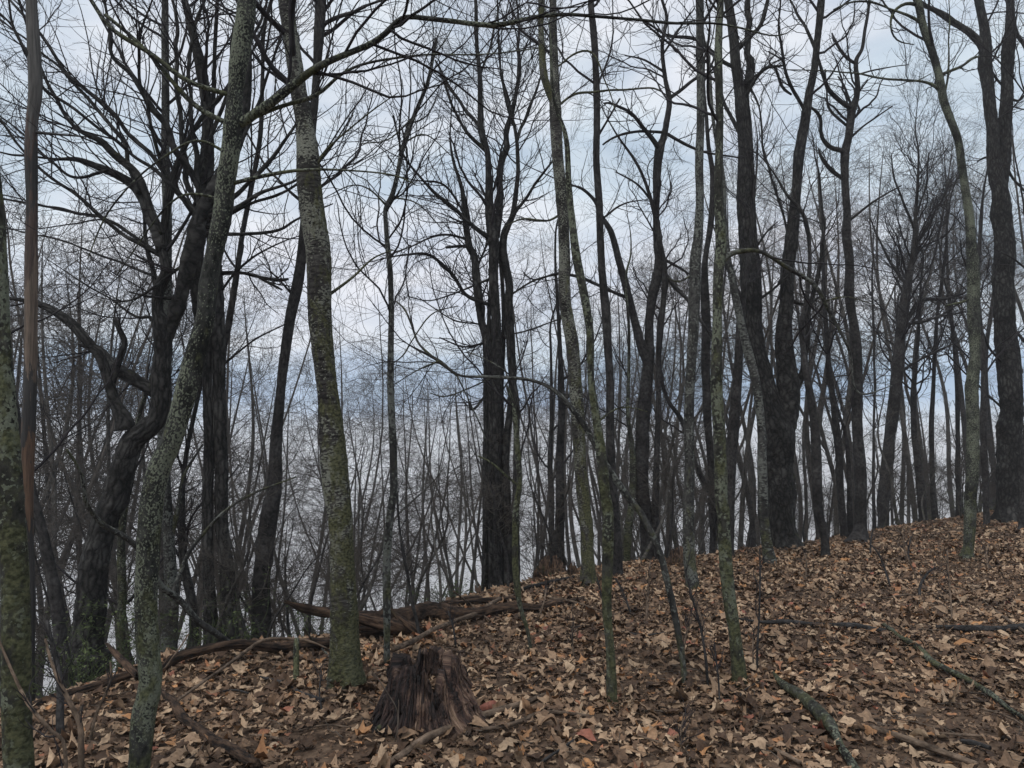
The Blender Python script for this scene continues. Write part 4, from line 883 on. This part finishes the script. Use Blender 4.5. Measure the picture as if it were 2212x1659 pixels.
# the rotten stump
def stump():
    p = hit(902, 1590); Yb = p[1]; bx, by = p[0], Yb + .24; bz = G(bx, by)
    rg = np.random.default_rng(12); S, K = 150, 46
    a = np.arange(S) * 2 * np.pi / S; hgt = 0.37
    A, T_ = np.meshgrid(a, np.linspace(0, 1, K))
    prof = .185 + .070 * (1 - T_) ** 1.5 + (.085 * (1 - T_) ** 1.1 + .01) * np.maximum(np.cos(A + .15), 0) ** 2
    def ribs(n, seed, sh):
        r_ = np.random.default_rng(seed); g = r_.random((4, n + 1)); g[:, -1] = g[:, 0]; out = np.zeros_like(A)
        for kk in range(K):
            zz = kk / (K - 1) * 2.99; i0 = int(zz); f0 = zz - i0; row = g[i0] * (1 - f0) + g[min(i0 + 1, 3)] * f0
            out[kk] = np.interp((a / (2 * np.pi) + sh * kk / K) % 1, np.linspace(0, 1, n + 1), row)
        return 1 - np.abs(2 * out - 1)
    rr = prof * (1 + .30 * (ribs(9, 1, .02) - .5) + .22 * (ribs(21, 2, -.03) - .5) + .14 * (ribs(47, 3, .02) - .5)) + rg.normal(0, .006, A.shape)
    rim = 1 + .16 * (ribs(11, 5, 0)[0] - .5) + .30 * (ribs(29, 6, 0)[0] - .5) + rg.normal(0, .03, S)
    front = np.exp(-((np.angle(np.exp(1j * (a + math.pi * .36)))) / .26) ** 2)
    rim = rim * (1 - .34 * front)
    Z = T_ * hgt * rim[None]
    V = np.stack([np.cos(A) * rr * 1.0, np.sin(A) * rr * .9, Z], -1)
    Tin = T_[::-1]; rin = np.maximum(rr[::-1] - .045 - .04 * (1 - Tin) - .02 * np.abs(np.sin(9 * A)), .03)
    Vi = np.stack([np.cos(A) * rin, np.sin(A) * rin * .9, Tin * hgt * rim[None] * .985], -1)
    V = np.concatenate([V, Vi]); K2 = 2 * K
    bk = np.stack([np.cos(np.r_[A, A]) * .3, np.sin(np.r_[A, A]) * .3, V[:, :, 2]], -1).reshape(-1, 3)
    idx = np.arange(K2 * S).reshape(K2, S)
    q = np.stack([idx[:-1], np.roll(idx, -1, 1)[:-1], np.roll(idx, -1, 1)[1:], idx[1:]], -1).reshape(-1, 4)
    # long splinters standing off the rotten wall
    ns, ks = 170, 7; th = rg.uniform(0, 2 * np.pi, ns); ki = (th / (2 * np.pi) * S).astype(int) % S
    z1 = hgt * rim[ki] * rg.uniform(.55, 1.12, ns); z0 = z1 * rg.uniform(0, .45, ns); P = np.empty((ns, ks, 3)); tt = np.linspace(0, 1, ks)
    for j in range(ks):
        zz = z0 + (z1 - z0) * tt[j]; fr = np.clip(zz / (hgt * rim[ki]), 0, 1); row = (fr * (K - 1)).astype(int)
        r_ = rr[row, ki] * (1.0 + rg.normal(0, .012, ns)) + .003; P[:, j] = np.stack([np.cos(th) * r_, np.sin(th) * r_ * .9, zz], 1)
    R = rg.uniform(.004, .012, ns)[:, None] * np.array([.5, .9, 1, .95, .8, .55, .12])[None] * rg.uniform(.8, 1.2, (ns, ks))
    sv, sq = tubes(P, R, 5); n0 = len(V.reshape(-1, 3))
    th_ = np.repeat(th, ks * 5); bk = np.vstack([bk, np.stack([np.cos(th_) * .3 + rg.normal(0, .004, len(sv)), np.sin(th_) * .3, sv[:, 2]], 1)])
    me = mesh('tree_stump', np.vstack([V.reshape(-1, 3), sv]), [np.vstack([q, sq + n0])], {'bk': ('FLOAT_VECTOR', bk)})
    m, nt, N, L, B = newmat('rotten_stump_wood'); at_ = N.new('ShaderNodeAttribute'); at_.attribute_name = 'bk'; v = at_.outputs['Vector']
    n1 = mnoise(N, L, v, 36, 9, (1, 1, .14), .76); n2 = mnoise(N, L, v, 11, 5, (1, 1, .35), .65)
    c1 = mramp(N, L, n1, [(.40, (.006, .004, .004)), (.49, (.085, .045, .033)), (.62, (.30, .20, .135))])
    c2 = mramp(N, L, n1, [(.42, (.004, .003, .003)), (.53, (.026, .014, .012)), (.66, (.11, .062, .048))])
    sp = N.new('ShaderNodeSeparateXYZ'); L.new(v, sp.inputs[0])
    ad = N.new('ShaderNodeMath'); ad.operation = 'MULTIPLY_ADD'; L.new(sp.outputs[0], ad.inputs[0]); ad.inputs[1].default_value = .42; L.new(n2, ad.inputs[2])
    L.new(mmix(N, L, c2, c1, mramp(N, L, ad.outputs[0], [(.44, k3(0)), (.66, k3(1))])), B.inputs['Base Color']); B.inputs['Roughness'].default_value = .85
    bp = N.new('ShaderNodeBump'); bp.inputs['Strength'].default_value = 1; bp.inputs['Distance'].default_value = .03; L.new(n1, bp.inputs['Height']); L.new(bp.outputs[0], B.inputs['Normal'])
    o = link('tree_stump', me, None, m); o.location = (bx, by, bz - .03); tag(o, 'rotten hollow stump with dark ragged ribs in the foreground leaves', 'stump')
    n = 150; r = .15 * np.sqrt(rg.random(n)); th = rg.uniform(0, 6.3, n)
    X = r * np.cos(th) + .02; Y = r * np.sin(th) - .03; Zl = .22 - .42 * np.clip(-Y, 0, 1) * 1.2 + rg.uniform(-.02, .03, n)
    Vp = np.stack([X, Y, Zl], 1); me = leaves(Vp, rg.uniform(.02, .042, n), True, rg, .6)
    o2 = link('leaf_pile', me, None, M['leaf']); o2.location = o.location; tag(o2, 'dead leaves fallen into the broken hollow of the stump', 'leaf pile', kind='stuff')
    stp = [(-.16, -.30, .0, -.02, .42), (-.10, -.34, .02, .10, .30), (.20, -.33, .0, .05, .16)]
    for i, (x, y, dx, dy, h) in enumerate([( -.13, -.31, -.13, -.02, .42), (-.10, -.36, .0, .02, .26)]):
        P = catmull([[x, y, -.02, .004], [x - dx * .2, y, h * .4, .0035], [x + dx * .5, y + dy, h * .8, .003], [x + dx, y + dy, h, .0015]], 16)
        w = link('sprout', thick('sprout', P[:, :3], P[:, 3], 6, .05, 900 + i), None, M['ltwig']); w.location = o.location
        tag(w, ['curved pale sprout against the dark left face of the stump', 'short pale sprout at the left foot of the stump'][i], 'sprout')
stump()

ground_log('rotten_log', 'dark split log in front of the thin weathered log on the crest', 'log', M['log'], '930,1322,10 975,1314,12 1030,1308,11 1085,1302,10 1130,1298,6', lift_=.9, seed=61, jag=.06, flutes=.1, rough=.15)
ground_log('rotten_log', 'short black chunk of wood under the splintered trunk beside the birch', 'log', M['log'], '785,1380,26 815,1378,30 850,1374,26', lift_=.9, seed=62, jag=.08, rough=.22)
ground_log('long_stick', 'reddish stick crossing the black rotten log from the crest', 'stick', M['stick'], '980,1290,4 1010,1312,4 1040,1336,4 1060,1352,3', lift_=3, seed=63)
ground_log('long_stick', 'thin stick running right from the end of the rotten log', 'stick', M['stick'], '1180,1300,4 1240,1312,5 1290,1328,4 1330,1340,3', lift_=2.5, seed=64)
ground_log('long_stick', 'dark branch lying along the crest left of the tall twin trunk', 'stick', M['dark'], '1110,1285,6 1150,1276,7 1200,1262,7 1240,1252,5', lift_=1.2, seed=65)
ground_log('long_stick', 'thin grey stick propped on the long log left of the birch', 'stick', M['grey'], '655,1370,4 680,1400,4 712,1430,4', lift_=3, seed=66)
# root plate mounds on the crest
def mound(label, px, py, w, h, seed, Yd):
    rg = np.random.default_rng(seed); p = at(px, py, Yd); nu, nv = 40, 18; r = w / 2 * Yd / F; hh = h * Yd / F
    u = np.arange(nu) * 2 * np.pi / nu; U, Vv = np.meshgrid(u, np.linspace(0, 1, nv))
    rad = r * np.cos(Vv * 1.5) * (1 + .25 * np.sin(3 * U + seed) + .18 * np.sin(7 * U) + rg.normal(0, .10, U.shape))
    V = np.stack([rad * np.cos(U), rad * np.sin(U) * .7, hh * np.sin(Vv * 1.57) * (1 + .3 * np.sin(2 * U + 1)) + rg.normal(0, hh * .07, U.shape)], -1).reshape(-1, 3)
    idx = np.arange(nu * nv).reshape(nv, nu); q = np.stack([idx[:-1], np.roll(idx, -1, 1)[:-1], np.roll(idx, -1, 1)[1:], idx[1:]], -1).reshape(-1, 4)
    o = link('root_plate', mesh('root_plate', V, [q], {'bk': ('FLOAT_VECTOR', V)}), None, M['log']); o.location = (p[0], p[1], G(p[0], p[1]) - .05); tag(o, label, 'root plate')
mound('dark upturned root plate on the crest left of the tall twin trunk', 1190, 1255, 66, 44, 3, 11.0)
mound('small dark root lump on the crest between the tall trunk and root plate', 1238, 1250, 22, 26, 4, 10.4)
mound('dark root lump on the crest behind the leaning sapling', 1468, 1235, 42, 34, 6, 11.4)

# ------------------------------------------------------------------ saplings and shoots among the leaves
def shoot(s, label, depth=None, mat='dark', group=None, seed=0, tw=10, kind='seedling', cat='seedling'):
    rg = np.random.default_rng(seed); px = parse(s)
    if depth is None: depth = hit(px[0, 0], px[0, 1])[1]
    px[:, 2] *= 1.25; Q = lift(px, np.full(len(px), depth) + np.linspace(0, .2, len(px))); b = Q[0, :3].copy(); b[2] = G(b[0], b[1]); Q[0, 2] = b[2] - .02
    q = resamp(Q, .04); P = q[:, :3] - b
    root = empty(kind, b); tag(root, label, cat, group)
    link('stem', thick('stem', P, q[:, 3], 7, .06, seed), root, M[mat])
    if tw:
        pr, rr = sub(np.c_[P, q[:, 3]], 12)
        A, Ra = grow(pr[None], rr[None], tw, (.3, .98), .35, .12, (25, 55), .16, .12, 7, .6, .0014, rg, .004)
        B_, Rb = grow(A, Ra, tw * 3, (.2, 1), .45, .06, (25, 55), .16, .08, 5, .7, .0011, rg, .003)
        link('twigs', merge_tubes('twigs', [(A, Ra, 4), (B_, Rb, 3)]), root, M['twig'])
shoot('177,1662,10 175,1610,10 173,1566,9 155,1525,8 133,1483,7 118,1448,6 107,1418,5 98,1380,4', 'brown curved shoot rising in the bottom left corner', 3.9, 'stick', seed=701)
shoot('165,1662,6 140,1620,6 117,1586,6 85,1550,6 60,1520,6 35,1470,5 7,1406,4 -6,1370,3', 'pale bent shoot crossing the mossy trunk at the left edge', 3.1, 'stick', seed=702, tw=4)
shoot('193,1610,5 200,1570,5 213,1530,5 230,1495,5 240,1463,4 238,1430,3', 'thin brown shoot left of the leaning trunk foot', None, 'stick', seed=703, tw=6)
shoot('130,1625,14 129,1560,13 130,1490,12 124,1440,10 112,1390,8 100,1340,6', 'dark sapling stem in the leaves near the left edge', 4.5, 'dark', seed=704)
shoot('640,1476,11 640,1440,10 640,1400,10 641,1382,9', 'short cut mossy stub in front of the long log', None, 'mossy', seed=705, tw=0, kind='sapling_stub', cat='stub')
shoot('908,1385,6 900,1340,6 890,1300,6 880,1240,5 870,1190,5 862,1130,4 858,1060,3', 'thin dark sapling leaning left by the rotten slab', 7.0, 'dark', seed=706, tw=16, kind='sapling')
k = 0
for s in ['1530,1495,5 1524,1420,5 1512,1350,4 1492,1280,4 1480,1230,3', '1396,1340,4 1398,1300,4 1402,1250,3 1404,1215,3', '1365,1330,4 1350,1290,3 1330,1250,3', '1528,1380,5 1516,1340,4 1500,1290,3', '1635,1450,4 1636,1400,4 1640,1330,3 1642,1250,3 1641,1185,2',
          '1628,1445,3 1626,1395,3 1630,1350,2', '1986,1290,5 1988,1265,5 2002,1240,4 2020,1225,2', '1988,1262,3 1970,1225,3 1955,1190,3 1950,1150,2', '1925,1270,4 1915,1240,4 1900,1200,3 1880,1175,2', '2057,1345,3 2054,1300,3 2049,1240,3 2046,1190,3',
          '1965,1215,3 1962,1190,3 1968,1160,2', '1475,1440,4 1480,1380,4 1500,1320,3', '1555,1530,3 1552,1470,3 1545,1410,3', '2134,1235,3 2133,1210,3 2130,1180,2', '1880,1200,3 1881,1170,3 1886,1140,2', '1740,1250,3 1742,1220,3 1738,1195,2', '985,1400,4 980,1360,3 968,1320,3', '1160,1340,3 1175,1300,3 1180,1270,2',
          '1310,1330,3 1300,1290,3 1290,1250,2', '1475,1640,3 1470,1590,3 1478,1540,3', '700,1545,3 690,1500,3 695,1450,2', '1240,1420,3 1236,1380,3 1240,1345,2']:
    k += 1; shoot(s, 'thin leafless seedling standing in the leaf litter', None, 'dark' if k % 2 else 'stick', 'seedlings in the leaf litter', 720 + k, tw=7)

# green briar tangles beyond the crest at left
def briar(label, px, py, Yd, w, seed):
    rg = np.random.default_rng(seed); c = at(px, py, Yd); b = np.array([c[0], c[1], G(c[0], c[1])]); ww = w * Yd / F
    root = empty('briar', b); tag(root, label, 'briar')
    n = 16; K = 12; P = np.empty((n, K, 3)); d = nrm(np.c_[rg.normal(0, .5, (n, 2)), np.ones(n)]); p = np.c_[rg.normal(0, ww * .3, (n, 2)), np.zeros(n)]
    hh = c[2] - b[2] + ww * .5
    for j in range(K):
        P[:, j] = p; p = p + d * (hh * 1.2 / K) * rg.uniform(.7, 1.3, (n, 1)); d = nrm(d + .35 * rg.normal(size=(n, 3)) - [0, 0, .06])
    R = np.full((n, K), .004) * np.linspace(1, .4, K)[None]
    A, Ra = grow(P, R, 90, (.3, 1), .3, .2, (30, 70), .25, -.02, 7, .7, .0014, rg, .003)
    link('stems', merge_tubes('stems', [(P, R, 5), (A, Ra, 4)]), root, M['vine'])
    tip = A[:, 2:].reshape(-1, 3); tip = tip[rg.random(len(tip)) < .8]; tip = tip[tip[:, 2] > hh * .25]
    me = leaves(tip + rg.normal(0, .02, tip.shape), rg.uniform(.010, .022, len(tip)), False, rg, .8); me.name = 'leaves'
    link('leaves', me, root, M['green'])
M['vine'] = plain('briar_stem', (.03, .045, .02), (.07, .09, .035)); M['green'] = plain('briar_leaf', (.035, .05, .018), (.09, .115, .04), 30, .6)
for i, (x, y, Yd, w, lab) in enumerate([(200, 1350, 6.6, 150, 'green leaved briar tangle over the foot of the massive crooked maple'), (395, 1250, 7.4, 110, 'green leaved briar tangle right of the leaning trunk above the fallen branch'),
        (455, 1330, 7.6, 120, 'green leaved briar tangle at the feet of the near black double trunk'), (620, 1350, 8.0, 120, 'low briar tangle behind the long log left of the birch'), (130, 1420, 6.0, 120, 'low briar tangle in the far left corner beyond the leaves'),
        (960, 1290, 9.6, 60, 'small green briar behind the splintered logs'), (2120, 1110, 21, 120, 'low green briar patch on the crest left of the black forked oak')]):
    briar(lab, x, y, Yd, w, 60 + i)

# ------------------------------------------------------------------ the misty air over the valley
def haze():
    x, y0, y1, z0, z1 = 2560., -1560., 3060., -90., 27.
    V = [(a, b, c) for c in (z0, z1) for a, b in ((-x, y0), (x, y0), (x, y1), (-x, y1))]
    me = mesh('haze', V, [np.array([[3, 2, 1, 0], [4, 5, 6, 7], [0, 1, 5, 4], [1, 2, 6, 5], [2, 3, 7, 6], [3, 0, 4, 7]])], smooth=False)
    m = bpy.data.materials.new('misty_air'); m.use_nodes = True; N = m.node_tree.nodes; N.clear()
    o_ = N.new('ShaderNodeOutputMaterial'); v = N.new('ShaderNodeVolumePrincipled')
    v.inputs['Color'].default_value = (.93, .94, .97, 1); v.inputs['Density'].default_value = .0013; v.inputs['Anisotropy'].default_value = .2
    m.node_tree.links.new(v.outputs[0], o_.inputs['Volume'])
    o = link('haze', me, None, m); tag(o, 'pale mist hanging over the valley', 'haze', kind='stuff')
haze()
def valley_mist():
    x, y0, y1, z0, z1 = 1500., 62., 2400., -88., 5.5
    V = [(a, b, c) for c in (z0, z1) for a, b in ((-x, y0), (x, y0), (x, y1), (-x, y1))]
    me = mesh('valley_mist', V, [np.array([[3, 2, 1, 0], [4, 5, 6, 7], [0, 1, 5, 4], [1, 2, 6, 5], [2, 3, 7, 6], [3, 0, 4, 7]])], smooth=False)
    m = bpy.data.materials.new('valley_mist'); m.use_nodes = True; N = m.node_tree.nodes; N.clear()
    o_ = N.new('ShaderNodeOutputMaterial'); v = N.new('ShaderNodeVolumePrincipled')
    v.inputs['Color'].default_value = (.99, .99, 1, 1); v.inputs['Density'].default_value = .016; v.inputs['Anisotropy'].default_value = 0
    m.node_tree.links.new(v.outputs[0], o_.inputs['Volume'])
    o = link('valley_mist', me, None, m); tag(o, 'bank of pale mist filling the valley behind the trees', 'mist', kind='stuff')
valley_mist()
